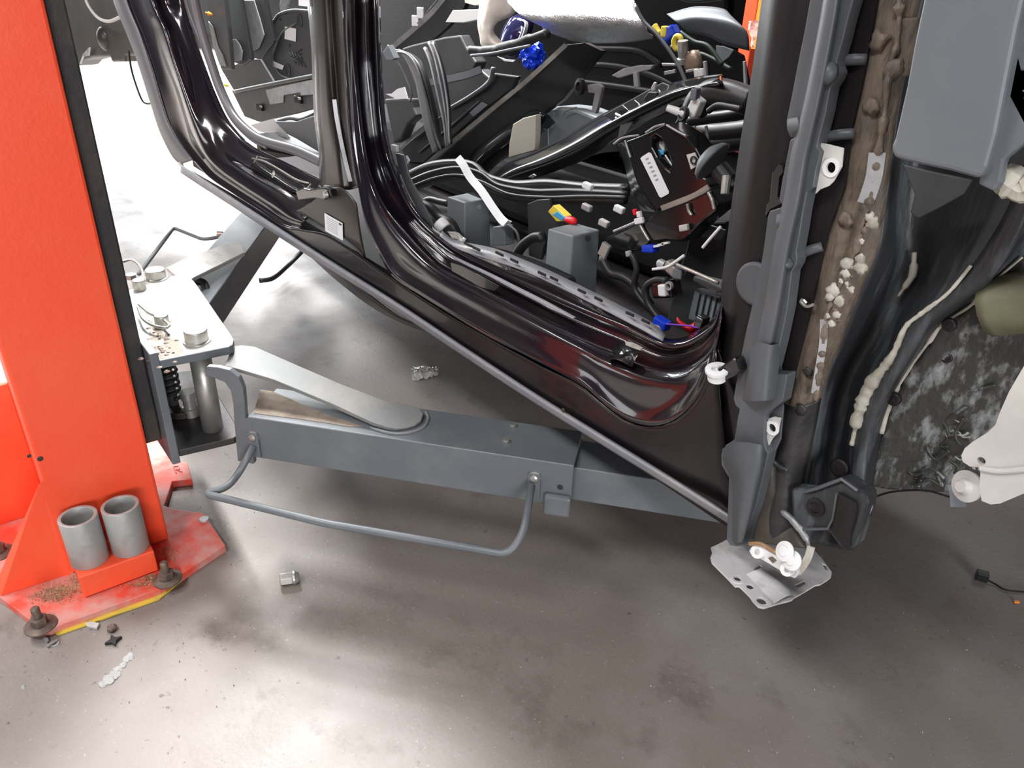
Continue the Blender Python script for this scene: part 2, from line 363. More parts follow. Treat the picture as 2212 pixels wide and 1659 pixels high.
# small chips in the paint
for (x, y, r) in ((63, 985, .0045), (87, 991, .006)):
    link('chip', lathe([(r, 0), (r*.7, .0008)], PX(x, y, XN), (1, 0, 0), k=9), DARKST, col)
link('raised_letter', join(*[tube([PZ(a, b, .0215), PZ(c, d, .0215)], .0016, smooth=False, k=6) for a, b, c, d in ((375, 1008, 381, 1022), (375, 1008, 386, 1006), (386, 1006, 388, 1013), (388, 1013, 378, 1015), (382, 1014, 393, 1019))]), RED_D, col)
# grit on the base plate (loose, uncountable)
vs, fs = [], []
def grain(c, s):
    k = len(vs); q = [V((random.uniform(-1, 1), random.uniform(-1, 1), random.uniform(-.3, 1)))*s for _ in range(4)]
    vs.extend([c+p for p in q]); fs.extend([(k, k+1, k+2), (k, k+2, k+3), (k, k+3, k+1), (k+1, k+3, k+2)])
for (cx_, cy_, sx, sy, n) in ((130, 1275, 55, 18, 900), (165, 1255, 20, 20, 300), (330, 1250, 40, 14, 500), (110, 1290, 60, 14, 500), (300, 1262, 45, 8, 200), (365, 1195, 20, 22, 160)):
    for _ in range(n):
        x, y = random.gauss(cx_, sx*.45), random.gauss(cy_, sy*.45)
        if y < 1290-(x-0)*.0+75-(x-95)*.36 - 8 and not (180 < x < 343 and y > 1228-(x-343)*.38-2 and y < 1295-(x-183)*.38): grain(PZ(x, y, .022), random.uniform(.0008, .0026))
o = link('sawdust', mesh(vs, fs), SAWD); tag(o, 'yellow-brown sawdust and grit heaped on the column base plate', 'sawdust', kind='stuff')

# ================================================================== carriage
car_x = -1.615; Yc = .285
car = thing('lift_carriage', 'dark grey steel lift carriage with dusty top plate on the red column', 'lift carriage', (-1.85, .27, .245))
link('back_plate', box2((-1.665, .2435, .27), (-2.05, .2795, 1.6)), DARKST, car, bevel=.004)
zt = .49
link('face_plate', box2((-1.612, Yc-.004, .228), (-2.06, Yc+.014, .51)), GREY, car, bevel=.002)
tp = [V((-1.612, Yc+.014, zt))] + [PZ(x, y, zt) for x, y in ((495, 749), (503, 744), (505, 735), (499, 724), (422, 612), (411, 600), (395, 590))] + [V((-2.05, Yc+.014, zt))]
link('top_plate', prism(tp, (0, 0, -.019)), GREY, car, bevel=.0015)
tc_ = sum(tp, V())/len(tp)
link('lit_dusty_layer', prism([p+(tc_-p).normalized()*.002+V((0, 0, .0006)) for p in tp], (0, 0, -.0006)), PLATE_LIT, car)  # pale layer paints the lamp light on the top face, with dust
link('dirt_patch', prism([PZ(x, y, zt+.0006) for x, y in ((312, 660), (330, 668), (342, 690), (352, 720), (372, 728), (392, 742), (398, 765), (370, 772), (346, 776), (334, 768), (322, 720))], (0, 0, .0005)), mat('grey_brown_grime', (.34, .29, .24), .9, col2=(.5, .47, .43), nscale=22, bump=1, bscale=90), car)
zb = .262
bpz = [V((-1.612, Yc+.014, zb))] + [PZ(x, y, zb) for x, y in ((505, 945), (520, 935), (500, 900))] + [V((-1.98, .47, zb)), V((-2.05, Yc+.014, zb))]
link('bottom_plate', prism(bpz, (0, 0, -.018)), DARKST, car, bevel=.0025)
def pin(px, py, r, h, z=zt):
    c = PZ(px, py, z); p = link('pivot_pin', lathe([(r*1.22, 0), (r*1.2, .004), (r, .005), (r, h-.002), (r-.002, h)], c), STEEL, car, bevel=.001); return c
c1 = pin(426, 738, .0255, .030); c2 = pin(338, 602, .0255, .027)
link('pivot_shaft', lathe([(.024, 0), (.024, .21)], V((c1.x, c1.y, .262))), STEEL, car, smooth=True)
# arm lock pins with pull rings
for (px, py, ring) in ((352, 704, [(298, 664), (310, 690), (340, 706), (366, 706), (352, 690), (322, 676), (300, 658)]), (303, 626, [(262, 566), (285, 562), (305, 580), (311, 610)])):
    c = PZ(px, py, zt); lp = link('lock_pin', lathe([(.016, 0), (.016, .026), (.014, .028)], c), STEEL, car, bevel=.001)
    link('pull_ring', tube([PZ(a, b, zt+.02) for a, b in ring], .0035, n=30), STEEL, lp, smooth=True)
link('bolt_nut', hexnut(PZ(284, 602, zt), .014, .012), STEEL, car)
# spring, geared rod and nut between the plates
sp = V((-1.80, .345, .30)); hel = [sp+V((.021*math.cos(t*.55), .021*math.sin(t*.55), .18*t/120)) for t in range(121)]
link('spring', tube(hel, .0042, smooth=False, k=7), DARKST, car, smooth=True)
link('lock_rod', lathe([(.012, 0), (.012, .2)], sp-V((0, 0, .03))), STEEL, car, smooth=True)
link('lock_nut', lathe([(.02, 0), (.02, .02), (.015, .022), (.015, .045), (.018, .047), (.018, .065)], V((-1.755, .372, zb))), STEEL, car, smooth=False)
link('gear_segment', lathe([(.05, 0), (.05, .018)], V((-1.79, .36, zb)), k=24), DARKST, car, bevel=.002)
o = link('grime', join(*[lathe([(random.uniform(.003, .008), 0), (.002, random.uniform(.001, .003))], PZ(random.gauss(345, 16), random.gauss(740, 26), zt+.0005), k=6) for _ in range(50)]), RUST, car); tag(o, 'clotted dirt and metal crumbs', kind='stuff')

# ================================================================== arms
def make_arm(name, label, A, B, C_, L_in, z=.38, h=.105, w=.135):
    A, B = V(A), V(B); d = (B-A); d.z = 0; d.normalize(); n = V((-d.y, d.x, 0))
    if n.dot(V(C_)-B) < 0: n = -n
    t = thing(name, label, 'lift arm', A+V((0, 0, -h)))
    th = .006; L = (B-A).length
    def ring(o, s, len_, hh, ww, drop=0):
        sec = [(0, 0), (ww, 0), (ww, -hh), (0, -hh)]; inn = [(th, -th), (ww-th, -th), (ww-th, -hh+th), (th, -hh+th)]
        q = [o+n*a+V((0, 0, b)) for a, b in sec+inn]; vs = q+[p+d*len_ for p in q]
        fs = []
        for i in range(4):
            j = (i+1) % 4; fs += [(i, j, j+8, i+8), (i+4, i+12, j+12, j+4), (i, i+4, j+4, j), (i+8, j+8, j+12, i+12)]
        return mesh(vs, fs)
    link('outer_tube', ring(A, 0, L, h, w), GREY, t, bevel=.005, seg=3)
    link('inner_tube', ring(B-d*.25+n*.014-V((0, 0, .014)), 0, .25+L_in, h-.024, w-.028), GREY, t, bevel=.005, seg=3)
    return t, A, B, d, n
A1, B1 = PZ(533, 900, .38), PZ(1240, 1006, .38)
arm, A, B, d, n = make_arm('lifting_beam', 'grey box-section lift arm reaching from the carriage under the car sill, foremost', A1, B1, PZ(1258, 932, .38), .38)
ZA = .38
yo = [(450, 795, .455), (478, 797, .455), (505, 806, .45), (520, 824, .44), (527, 850, .42), (530, 900, .39)]
yk = [PY(x, y, .47) for x, y in ((447, 790), (487, 796), (515, 812), (526, 838), (530, 880), (536, 905))]
def yoke(off):
    out = [V((-1.60, .36, .462)), V((-1.565, .39, .462)), V((-1.53, .405, .452)), V((-1.51, .415, .43)), V((-1.503, .42, .40)), V((-1.50, .42, .375)), V((-1.50, .42, .285))]
    inn = [V((-1.60, .36, .447)), V((-1.57, .385, .447)), V((-1.543, .40, .44)), V((-1.527, .408, .425)), V((-1.522, .41, .40)), V((-1.52, .41, .375)), V((-1.52, .41, .285))]
    return prism([p+off for p in out+inn[::-1]], n*.015)
# cheek between pivot and tube: curved yoke plate
ypx = [(445, 792), (470, 794), (495, 800), (515, 815), (525, 840), (528, 875), (530, 905), (545, 908), (548, 1003), (513, 996), (505, 905), (503, 870), (498, 845), (485, 826), (465, 818), (443, 813)]
Yp = .425
def onarm(x, y, off=0):       # point of the arm's long near face
    nn = n; d0 = ray(x, y); P0 = A+n*off; t_ = (P0-EYE).dot(nn)/d0.dot(nn); return EYE+d0*t_
link('yoke', plate([onarm(x, y, -.001) for x, y in ypx], n*.014), GREY, arm, bevel=.002)
br = [(502, 748), (520, 745), (550, 748), (639, 787), (739, 830), (851, 872), (885, 874), (905, 881), (914, 893), (910, 907), (898, 917), (880, 923), (858, 926), (835, 922), (806, 913), (717, 872), (591, 820), (517, 798), (485, 790)]
# sloping brace flat: a plane through the tube top far end and the pivot
q1, q2, q3 = PZ(902, 900, .392), PZ(850, 925, .388), PZ(505, 760, .468)
nb = (q2-q1).cross(q3-q1).normalized()
if nb.z < 0: nb = -nb
def onb(x, y): dd = ray(x, y); return EYE+dd*((q1-EYE).dot(nb)/dd.dot(nb))
link('brace_plate', prism([onb(x, y) for x, y in br], nb*-.010), GREYD, arm, bevel=.0015)
wb = [(800, 924), (845, 936), (885, 934), (915, 922), (925, 903), (920, 890)]
link('weld_bead', tube([PZ(x, y, .382) for x, y in wb], .0032, n=26), GREYD, arm, smooth=True)
DUSTM = mat('brown_settled_dirt', (.30, .25, .20), .9, col2=(.20, .16, .13), nscale=30, bump=.6)
link('dirt_layer', prism([PZ(x, y, .3803) for x, y in ((548, 893), (562, 842), (590, 846), (640, 868), (700, 893), (785, 922), (755, 922), (700, 913), (620, 902))], (0, 0, .0008)), DUSTM, arm)
gp = [PZ(x, y, .381) for x, y in ((530, 880), (565, 832), (600, 845), (700, 905), (600, 900), (545, 898))]
for (x, y) in ((548, 942), (1155, 1030)):
    c = onarm(x, y); b = link('guard_bolt', lathe([(.014, 0), (.014, .003), (.0085, .004), (.008, .009), (.004, .011)], c, -n, k=20), STEEL, arm)
    link('guard_tab', obox(c-d*.013+V((0, 0, -.052))-n*.006, d*.026, n*.006, (0, 0, .062)), GREY, b, bevel=.002)
hoop = [(548, 962, 0), (516, 1022, .03), (490, 1054, .075), (440, 1066, .10), (700, 1130, .13), (1100, 1198, .13), (1132, 1150, .10), (1148, 1048, .008)]
H = []
for x, y, off in hoop: H.append(onarm(x, y, -off-.006))
link('foot_guard', bent(H, .0082, .03), GREY, arm, smooth=True)
c = onarm(1202, 1083); link('stop_block', obox(c-d*.024-n*.016-V((0, 0, .028)), d*.055, n*.016, (0, 0, .05)), GREY, arm, bevel=.006)
c = onarm(1210, 1052); link('bolt_hole', lathe([(.006, 0), (.006, .001)], c-n*.0005, -n, k=14), DARKST, arm)
for (x, y) in ((1108, 920), (1093, 953)): link('hex_nut', hexnut(PZ(x, y, .381), .0075, .006), STEEL, arm)
# far arm
A2 = PZ(452, 655, .38); B2 = PZ(610, 440, .38)
arm2, A_, B_, d2, n2 = make_arm('lifting_beam', 'grey lift arm pointing away behind the carriage, disappearing behind the sill', A2, B2, PZ(560, 405, .38), .25)
link('brace_plate', prism([PZ(x, y, .45+(x-370)*-.0003) for x, y in ((360, 578), (395, 560), (495, 524), (522, 530), (528, 545), (515, 552), (420, 598), (400, 612))], (0, 0, -.012)), PLATE_LIT, arm2, bevel=.0015)  # pale colour carries the bright light on this brace
hp = [PZ(300, 592, .30), PZ(375, 492, .30), PZ(440, 518, .30), PZ(482, 510, .31)]
link('foot_guard', bent(hp, .007, .03), GREY, arm2, smooth=True)
link('guard_bolt', lathe([(.013, 0), (.011, .02)], PZ(470, 506, .32), -n2), STEEL, arm2)
link('lock_lever', tube([PZ(420, 606, .40), PZ(440, 612, .39), PZ(450, 640, .36)], .012, n=14), DARKST, arm2, smooth=True)
hs = [PZ(560, 606, .05), PZ(590, 600, .05), PZ(625, 570, .06), PZ(655, 540, .10)]
link('foot_guard', tube(hs, .011, n=20), RUBB, arm2, smooth=True)
# ================================================================== car body
YO = .85
car_b = thing('car_body', 'black stripped car body shell raised on lift arms, doors and front wing removed', 'car body', (-1.6, 1.2, .5))
def C(pts, Y): return [PY(p[0], p[1], Y if len(p) < 3 else p[2]) for p in pts]
# --- front door frame: from B pillar top round the corner, along the sill, round to the A pillar
F4 = C([(730, -150), (740, 0), (745, 100), (750, 200), (758, 300), (770, 380), (789, 480), (822, 556), (852, 601), (912, 640), (1000, 695), (1062, 731), (1150, 775), (1250, 827), (1304, 872), (1353, 906), (1399, 919), (1440, 914), (1475, 892), (1508, 852), (1530, 800), (1546, 745), (1556, 690)], .845)
F4b = C([(745, -150), (752, 0), (756, 100), (762, 200), (770, 300), (783, 380), (803, 470), (836, 535), (868, 580), (925, 620), (1010, 668), (1075, 703), (1160, 748), (1255, 796), (1308, 838), (1356, 868), (1402, 882), (1445, 878), (1480, 858), (1510, 826), (1534, 782), (1548, 738), (1557, 685)], .858)
F3 = C([(757, -150), (765, 0), (768, 100), (775, 200), (785, 300), (800, 380), (825, 445), (860, 500), (905, 550), (958, 591), (1030, 630), (1110, 672), (1187, 712), (1260, 750), (1304, 776), (1358, 800), (1399, 811), (1453, 814), (1494, 797), (1528, 765), (1544, 730), (1556, 675)], .872)
F2b = C([(772, -150), (783, 0), (785, 100), (792, 200), (803, 300), (822, 380), (850, 440), (890, 492), (925, 530), (970, 568), (1050, 607), (1130, 646), (1200, 682), (1290, 722), (1345, 745), (1386, 765), (1440, 782), (1486, 775), (1521, 752), (1546, 718), (1560, 655)], .93)
F2 = C([(778, -150), (790, 0), (792, 100), (800, 200), (811, 300), (832, 380), (862, 440), (900, 488), (938, 525), (980, 558), (1060, 596), (1140, 632), (1210, 668), (1300, 708), (1345, 727), (1386, 747), (1440, 767), (1486, 762), (1521, 743), (1546, 710), (1562, 650)], .945)
F1b = C([(800, -150), (808, 0), (812, 95), (819, 240), (832, 325), (855, 385), (875, 430), (897, 463), (925, 494), (955, 518), (1000, 548), (1100, 598), (1187, 640), (1270, 675), (1349, 705), (1400, 730), (1437, 745), (1467, 746), (1494, 737), (1521, 720), (1545, 696), (1561, 640)], .935)
F1 = C([(812, -150), (821, 0), (824, 95), (832, 244), (845, 325), (867, 385), (887, 430), (907, 460), (932, 488), (962, 510), (1005, 535), (1100, 575), (1187, 608), (1270, 650), (1349, 688), (1400, 716), (1437, 730), (1467, 731), (1494, 721), (1521, 705), (1545, 680), (1560, 640)], .965)
link('front_door_frame', loft([F4, F4b, F3, F2b, F2, F1b, F1], n=150, m=4), GLOSS, car_b, solid=.002, smooth=True)
# step plate on the sill: grey seam flange with slots
Fl0 = [(955, 498), (985, 518), (1067, 536), (1130, 560), (1187, 584), (1245, 612), (1349, 664), (1405, 694), (1438, 720)]
Fl1 = [(950, 508), (990, 537), (1050, 558), (1120, 580), (1187, 609), (1250, 640), (1349, 691), (1400, 718), (1432, 735)]
sf = link('sill_flange', loft([C(Fl1, .938), C(Fl0, .962)], n=60, m=1, sharp=True), SILL, car_b, solid=.003, smooth=True)
def slot(x, y, w=16, h=5, sl=.47, dark=True):
    q = [(x-w/2, y-w/2*sl-h/2), (x+w/2, y+w/2*sl-h/2), (x+w/2, y+w/2*sl+h/2), (x-w/2, y-w/2*sl+h/2)]
    return prism(C(q, .936), (0, -.003, .0))
for i, (x, y) in enumerate(((1012, 527), (1030, 536), (1080, 547), (1112, 562), (1172, 590), (1198, 601), (1258, 628), (1294, 645), (1362, 677), (1396, 693))):
    link('slot', slot(x, y+1), PLB, car_b)
# highlight along the step under the flange, painted in as a pale strip
link('step_highlight', loft([C([(960, 541), (1000, 562), (1060, 590), (1120, 620), (1180, 650), (1243, 684)], .918), C([(964, 547), (1000, 569), (1058, 598), (1116, 629), (1174, 658), (1236, 688)], .912)], n=30, m=1, sharp=True), SILL, car_b, solid=.002, smooth=True)
link('plate_recess', prism(C([(975, 567), (1000, 575), (1080, 618), (1070, 628), (1040, 620), (978, 585)], .885), (0, -.002, 0)), PLBG, car_b)
link('torn_tape', loft([C([(1335, 735), (1345, 742), (1385, 752)], .915), C([(1322, 760), (1340, 765), (1380, 762)], .89), C([(1308, 778), (1330, 775), (1365, 792)], .862)], n=8, m=3), PLBG, car_b, solid=.001)
link('sealer_chip', loft([C([(1350, 737), (1372, 742), (1388, 750)], .90), C([(1352, 743), (1370, 751), (1384, 755)], .89)], n=8, m=2), WAX, car_b, solid=.002)
# --- B pillar left part: broad brown-black face and its seam strip
P0 = C([(652, -150), (663, 0), (672, 100), (678, 250), (688, 330), (690, 410)], .95)
P1 = C([(660, -150), (670, 0), (680, 100), (687, 250), (696, 330), (700, 410)], .895)
P2 = C([(700, -150), (705, 0), (712, 120), (722, 250), (735, 340), (744, 410)], .875)
P3 = C([(712, -150), (716, 0), (724, 120), (733, 250), (748, 340), (757, 410)], .90)
P4 = C([(730, -150), (742, 0), (747, 120), (753, 250), (763, 340), (775, 405)], .85)
link('centre_pillar', loft([P0, P1, P2, P3, P4], n=60, m=4), GLOSS2, car_b, solid=.002, smooth=True)
link('pillar_edge_strip', strip(C([(722, 215), (728, 260), (742, 330), (757, 392)], .868), .010, .003), GALV, car_b)
link('hinge_bracket', yplate([(638, 412), (655, 406), (668, 410), (700, 405), (712, 410), (718, 425), (700, 432), (680, 428), (644, 433)], .84, .02), PLBG, car_b, bevel=.003)
link('bracket_bolt', lathe([(.010, 0), (.008, .008)], PY(706, 420, .838), (0, -1, 0)), STEEL, car_b)
# pillar foot with the inspection label
foot = loft([C([(640, 455), (665, 470), (700, 492), (740, 515), (790, 560)], .852), C([(665, 440), (690, 455), (715, 475), (748, 505), (785, 535)], .85), C([(690, 415), (707, 425), (728, 440), (750, 465), (778, 500)], .852), C([(700, 400), (718, 402), (737, 405), (755, 420), (770, 440)], .86)], n=24, m=4)
link('pillar_foot', foot, GLOSS2, car_b, solid=.002, smooth=True)
lab = link('paper_label', yplate([(701, 460), (740, 482), (741, 520), (703, 499)], .8475, -.0006), PAPER, car_b)
for k in range(7):
    y0 = 468+k*4.2; link('print_line', yplate([(706, y0), (730, y0+13.5), (730, y0+14.6), (706, y0+1.1)], .8468, -.0003), PRINT, lab)
link('print_block', yplate([(732, 481), (738, 484), (738, 488), (732, 485)], .8468, -.0003), PLK, lab)
# --- rear door frame
Rg0 = [(205, -140), (244, 0), (269, 63), (294, 127), (326, 228), (345, 285), (370, 335), (389, 356)]
Rg1 = [(235, -140), (272, 0), (301, 73), (329, 158), (351, 234), (366, 275), (391, 315), (415, 345)]
link('wheel_arch_edge', loft([C(Rg0, .84), C([( (a[0]+b[0])/2, (a[1]+b[1])/2) for a, b in zip(Rg0, Rg1)], .832), C(Rg1, .84)], n=50, m=3), RUB, car_b, solid=.004, smooth=True)
R1 = C(Rg1+[(450, 382), (500, 416), (560, 453), (610, 486), (650, 494)], .845)
R1b = C([(275, -140), (300, 0), (328, 68), (352, 140), (376, 205), (394, 262), (412, 308), (445, 352), (470, 378), (520, 412), (575, 448), (618, 476), (652, 487)], .862)
R2 = C([(300, -140), (326, 0), (354, 63), (373, 127), (389, 177), (408, 237), (424, 285), (446, 335), (480, 370), (530, 405), (585, 440), (626, 468), (656, 479)], .85)
R2b = C([(315, -140), (340, 0), (367, 70), (390, 138), (412, 200), (432, 252), (455, 300), (482, 338), (520, 366), (560, 392), (612, 425), (645, 452), (668, 468)], .875)
R3 = C([(330, -140), (351, 0), (380, 79), (408, 152), (437, 222), (459, 269), (484, 316), (519, 352), (560, 378), (600, 400), (640, 425), (665, 440), (681, 452)], .90)
R4 = C([(350, -140), (374, 0), (402, 79), (428, 150), (455, 214), (478, 262), (506, 304), (545, 340), (585, 365), (620, 385), (655, 402), (680, 415), (688, 432)], .93)
R5 = C([(370, -140), (396, 0), (421, 79), (446, 149), (468, 206), (494, 259), (532, 304), (570, 329), (610, 347), (650, 367), (690, 388), (700, 400), (702, 420)], .96)
link('rear_door_frame', loft([R1, R1b, R2, R2b, R3, R4, R5], n=120, m=4), GLOSS, car_b, solid=.002, smooth=True)
link('door_seal', tube(C([(392, -140), (420, 0), (435, 65), (457, 138), (478, 198), (507, 254), (545, 291), (580, 308), (640, 325), (700, 352)], .975), .017, n=70, k=10), RUB, car_b, smooth=True)
link('door_seal_lip', tube(C([(380, -140), (402, 0), (427, 75), (452, 145), (473, 202), (499, 256), (538, 298), (575, 320)], .965), .005, n=60, k=8), RUB, car_b, smooth=True)
link('inner_sill_rail', loft([C([(530, 325), (600, 358), (650, 380), (700, 404)], .985), C([(535, 312), (605, 345), (655, 368), (705, 392)], .99)], n=20, m=2, sharp=True), GLOSS2, car_b, solid=.003, smooth=True)
link('striker_plate', loft([C([(548, 345), (560, 352), (600, 378), (640, 402), (672, 415)], .925), C([(540, 360), (555, 368), (590, 392), (625, 410), (650, 418)], .90)], n=16, m=2), PLBG, car_b, solid=.004, smooth=True)
for pts in ([(545, 342), (570, 348), (600, 364), (640, 388), (668, 396)], [(540, 358), (552, 348), (556, 338)], [(648, 412), (664, 406), (672, 398)]):
    link('bare_metal_edge', tube(C(pts, .918), .003, n=14, k=6), STEEL, car_b, smooth=True)
link('weld_washer', lathe([(.012, 0), (.004, .003)], PY(590, 376, .905), (0, -1, .4)), STEEL, car_b)
# --- outer skin between the frames and the bottom seam
top = C([(389, 352), (430, 378), (500, 418), (560, 455), (610, 488), (652, 496), (700, 505), (745, 530), (790, 562), (852, 606), (912, 645), (1000, 700), (1150, 782), (1250, 832), (1304, 876), (1353, 910), (1399, 923), (1440, 918), (1475, 896), (1508, 856), (1530, 804), (1546, 748)], .845)
mid = C([(392, 358), (450, 400), (510, 438), (570, 475), (640, 520), (700, 555), (770, 605), (850, 652), (930, 705), (1020, 762), (1120, 828), (1220, 888), (1300, 935), (1370, 975), (1430, 1005), (1480, 1020), (1530, 1000), (1565, 950)], .843)
bot = C([(395, 362), (455, 408), (520, 452), (590, 497), (670, 548), (750, 600), (850, 664), (950, 730), (1050, 797), (1150, 864), (1250, 930), (1350, 993), (1450, 1058), (1570, 1138), (1600, 1150)], .856)
link('sill_panel', loft([top, mid, bot], n=90, m=6), GLOSS_S, car_b, solid=.002, smooth=True)
pp = [(392, 362), (430, 387), (500, 432), (600, 497), (700, 561), (850, 655), (1000, 754), (1150, 852), (1300, 945), (1400, 1006), (1500, 1068), (1585, 1122)]
link('bottom_seam', loft([C([(x, y-8+x*0) for x, y in pp], .838), C([(x-1, y+0) for x, y in pp], .826), C([(x-3, y+9+x*.004) for x, y in pp], .836)], n=70, m=4), SILL, car_b, solid=.006, smooth=True)
link('drain_hole', lathe([(.004, 0), (.004, .001)], PY(1217, 886, .829), (0, -1, .3), k=12), DARKST, car_b)
link('body_hem', tube(C([(389, 352), (396, 362), (410, 377), (430, 390)], .84), .008, n=10), WAX, car_b, smooth=True)
# wheel arch and floor structure below the seam, seen in shade
und = loft([C([(690, 560), (730, 590), (800, 640), (870, 690), (940, 712), (1000, 745)], .87), C([(655, 540), (720, 600), (790, 655), (850, 690), (910, 714), (960, 722)], 1.0)], n=30, m=3, sharp=True)
link('jacking_seam', und, SATIN, car_b, solid=.003, smooth=True)
FZ = .545
link('floor_pan', prism([V((-.62, .98, FZ)), V((-3.1, .98, FZ)), V((-3.1, 1.35, FZ)), V((-3.5, 1.6, FZ)), V((-3.5, 2.35, FZ)), V((-.62, 2.35, FZ))], (0, 0, -.03)), SATIN, car_b)
link('sill_box', obox((-.55, .875, .515), (-2.7, 0, 0), (0, .10, 0), (0, 0, .055)), SATIN, car_b)
link('centre_tunnel', prism([V((-.66, 1.45, FZ)), V((-.66, 1.50, FZ+.17)), V((-.66, 1.72, FZ+.17)), V((-.66, 1.77, FZ))], (-2.6, 0, 0)), CARPET, car_b, bevel=.03)
link('bulkhead', obox((-.66, .98, FZ), (.04, 0, 0), (0, 1.37, 0), (0, 0, .95)), SATIN, car_b)
link('roof_shade_rail', obox((-.75, 1.0, 1.78), (-2.9, 0, 0), (0, .32, 0), (0, 0, .04)), GLOSS, car_b, bevel=.01)  # unseen roof strips, sized to shade the floor and let light in
link('roof_shade_rail', obox((-.75, 1.95, 1.78), (-2.9, 0, 0), (0, .30, 0), (0, 0, .04)), GLOSS, car_b, bevel=.01)
link('roof_crossmember', obox((-3.4, 1.32, 1.78), (-.25, 0, 0), (0, .63, 0), (0, 0, .04)), GLOSS, car_b, bevel=.01)
link('far_side_frame', join(obox((-.62, 2.33, .5), (-3.3, 0, 0), (0, .04, 0), (0, 0, .20)), obox((-.62, 2.33, .5), (-.25, 0, 0), (0, .06, 0), (0, 0, 1.25)), obox((-1.85, 2.33, .5), (-.22, 0, 0), (0, .06, 0), (0, 0, 1.3)), obox((-3.2, 2.33, .5), (-.7, 0, 0), (0, .06, 0), (0, 0, 1.3))), GLOSS, car_b)
link('front_structure', obox((-.38, 1.08, .80), (1.0, 0, 0), (0, 1.3, 0), (0, 0, .45)), SATIN, car_b)
link('exhaust_tunnel', obox((-1.2, 1.3, .42), (-2.5, 0, 0), (0, .9, 0), (0, 0, .11)), SATIN, car_b)
# --- hinge pillar
H0 = C([(1665, -150), (1645, 0), (1625, 150), (1600, 300), (1575, 480), (1560, 600), (1556, 672), (1546, 745), (1538, 800), (1548, 880), (1560, 990), (1572, 1140)], .935)
H1 = C([(1690, -150), (1672, 0), (1655, 130), (1635, 280), (1610, 430), (1590, 560), (1578, 680), (1566, 760), (1556, 840), (1560, 900), (1568, 1000), (1580, 1142)], .865)
H2 = C([(1790, -150), (1778, 0), (1755, 130), (1735, 280), (1700, 430), (1672, 560), (1650, 680), (1630, 790), (1620, 880), (1610, 1000), (1600, 1100), (1598, 1142)], .87)
link('hinge_pillar', loft([H0, H1, H2], n=80, m=5), SATIN, car_b, solid=.003, smooth=True)
link('pillar_web', loft([C([(1508, 860), (1530, 805), (1548, 745)], .85), C([(1500, 960), (1545, 900), (1575, 820)], .852), C([(1560, 1120), (1590, 1050), (1620, 900)], .858)], n=20, m=4), GLOSS_S, car_b, solid=.002, smooth=True)
hb_ = link('check_strap_bracket', yplate([(1548, 795), (1556, 792), (1582, 772), (1592, 775), (1600, 800), (1588, 812), (1560, 826), (1548, 820)], .80, .05), PLBG, car_b, bevel=.003)
link('bracket_bolt', lathe([(.013, 0), (.013, .012), (.016, .013), (.016, .017), (.008, .018), (.008, .012)], PY(1549, 818, .80), (0, -.25, 1), k=22), WHITE, hb_)
# black edge clips at the back of the strip
link('wire_clip', yplate([(1668, 372), (1682, 352), (1692, 358), (1692, 372), (1684, 382), (1680, 428), (1690, 432), (1688, 440), (1664, 452), (1652, 470), (1656, 440), (1662, 432)], .862, .012), PLBG, car_b, bevel=.001)
link('grommet_rim', lathe([(.030, 0), (.030, .006), (.026, .008)], PY(1635, 612, .862), (0, -1, 0)), PLG, car_b, bevel=.001)

# --- grey moulded wing mounting strip
sl = [(1765, -90), (1749, 0), (1738, 64), (1722, 142), (1708, 215), (1698, 262), (1700, 277), (1719, 290), (1717, 296), (1706, 303), (1702, 325), (1696, 354), (1688, 395), (1682, 433), (1690, 443), (1688, 448), (1662, 456), (1658, 469), (1650, 530), (1642, 579), (1625, 656), (1610, 720), (1597, 785), (1588, 835), (1584, 862), (1588, 876), (1597, 884), (1592, 907), (1586, 950), (1567, 962), (1557, 982), (1558, 1005), (1574, 1032), (1572, 1091), (1569, 1167), (1577, 1178), (1590, 1181)]
sr = [(1858, -90), (1843, 0), (1830, 45), (1822, 80), (1807, 132), (1806, 145), (1810, 158), (1805, 172), (1793, 190), (1788, 215), (1783, 245), (1767, 306), (1765, 318), (1773, 328), (1762, 370), (1757, 405), (1743, 415), (1735, 455), (1728, 500), (1720, 545), (1722, 560), (1719, 572), (1710, 588), (1700, 669), (1685, 740), (1670, 800), (1672, 808), (1699, 809), (1700, 815), (1693, 852), (1690, 868), (1660, 890), (1653, 900), (1650, 950), (1655, 972), (1660, 979), (1650, 1022), (1633, 1091), (1612, 1153), (1608, 1177)]
strip_t = link('wing_mounting_strip', yplate(sl+sr[::-1], .815, .02), PLG, car_b, bevel=.004, seg=3)
rib = [(1812, -90), (1800, 0), (1790, 60), (1775, 140), (1760, 215), (1745, 280), (1730, 340), (1716, 430), (1700, 500), (1688, 560), (1672, 660), (1655, 740), (1638, 800)]
link('raised_rib', loft([C([(x-24, y-2) for x, y in rib], .816), C([(x-16, y) for x, y in rib], .802), C([(x+8, y) for x, y in rib], .80), C([(x+16, y+2) for x, y in rib], .816)], n=50, m=4), PLG, strip_t, smooth=True)
link('raised_rib', loft([C([(1618, 765), (1606, 830), (1602, 862)], .817), C([(1635, 740), (1625, 790), (1618, 866)], .795), C([(1665, 745), (1655, 800), (1650, 866)], .795), C([(1684, 742), (1682, 800), (1676, 862)], .817)], n=16, m=4), PLG, strip_t, smooth=True)
link('raised_rib', loft([C([(1560, 970), (1560, 1000), (1578, 1040), (1580, 1100), (1582, 1170)], .817), C([(1585, 955), (1588, 985), (1600, 1040), (1596, 1100), (1592, 1172)], .79), C([(1640, 960), (1640, 990), (1632, 1040), (1620, 1100), (1602, 1172)], .79), C([(1656, 975), (1650, 1010), (1638, 1060), (1625, 1110), (1608, 1165)], .817)], n=24, m=4), PLG, strip_t, smooth=True)
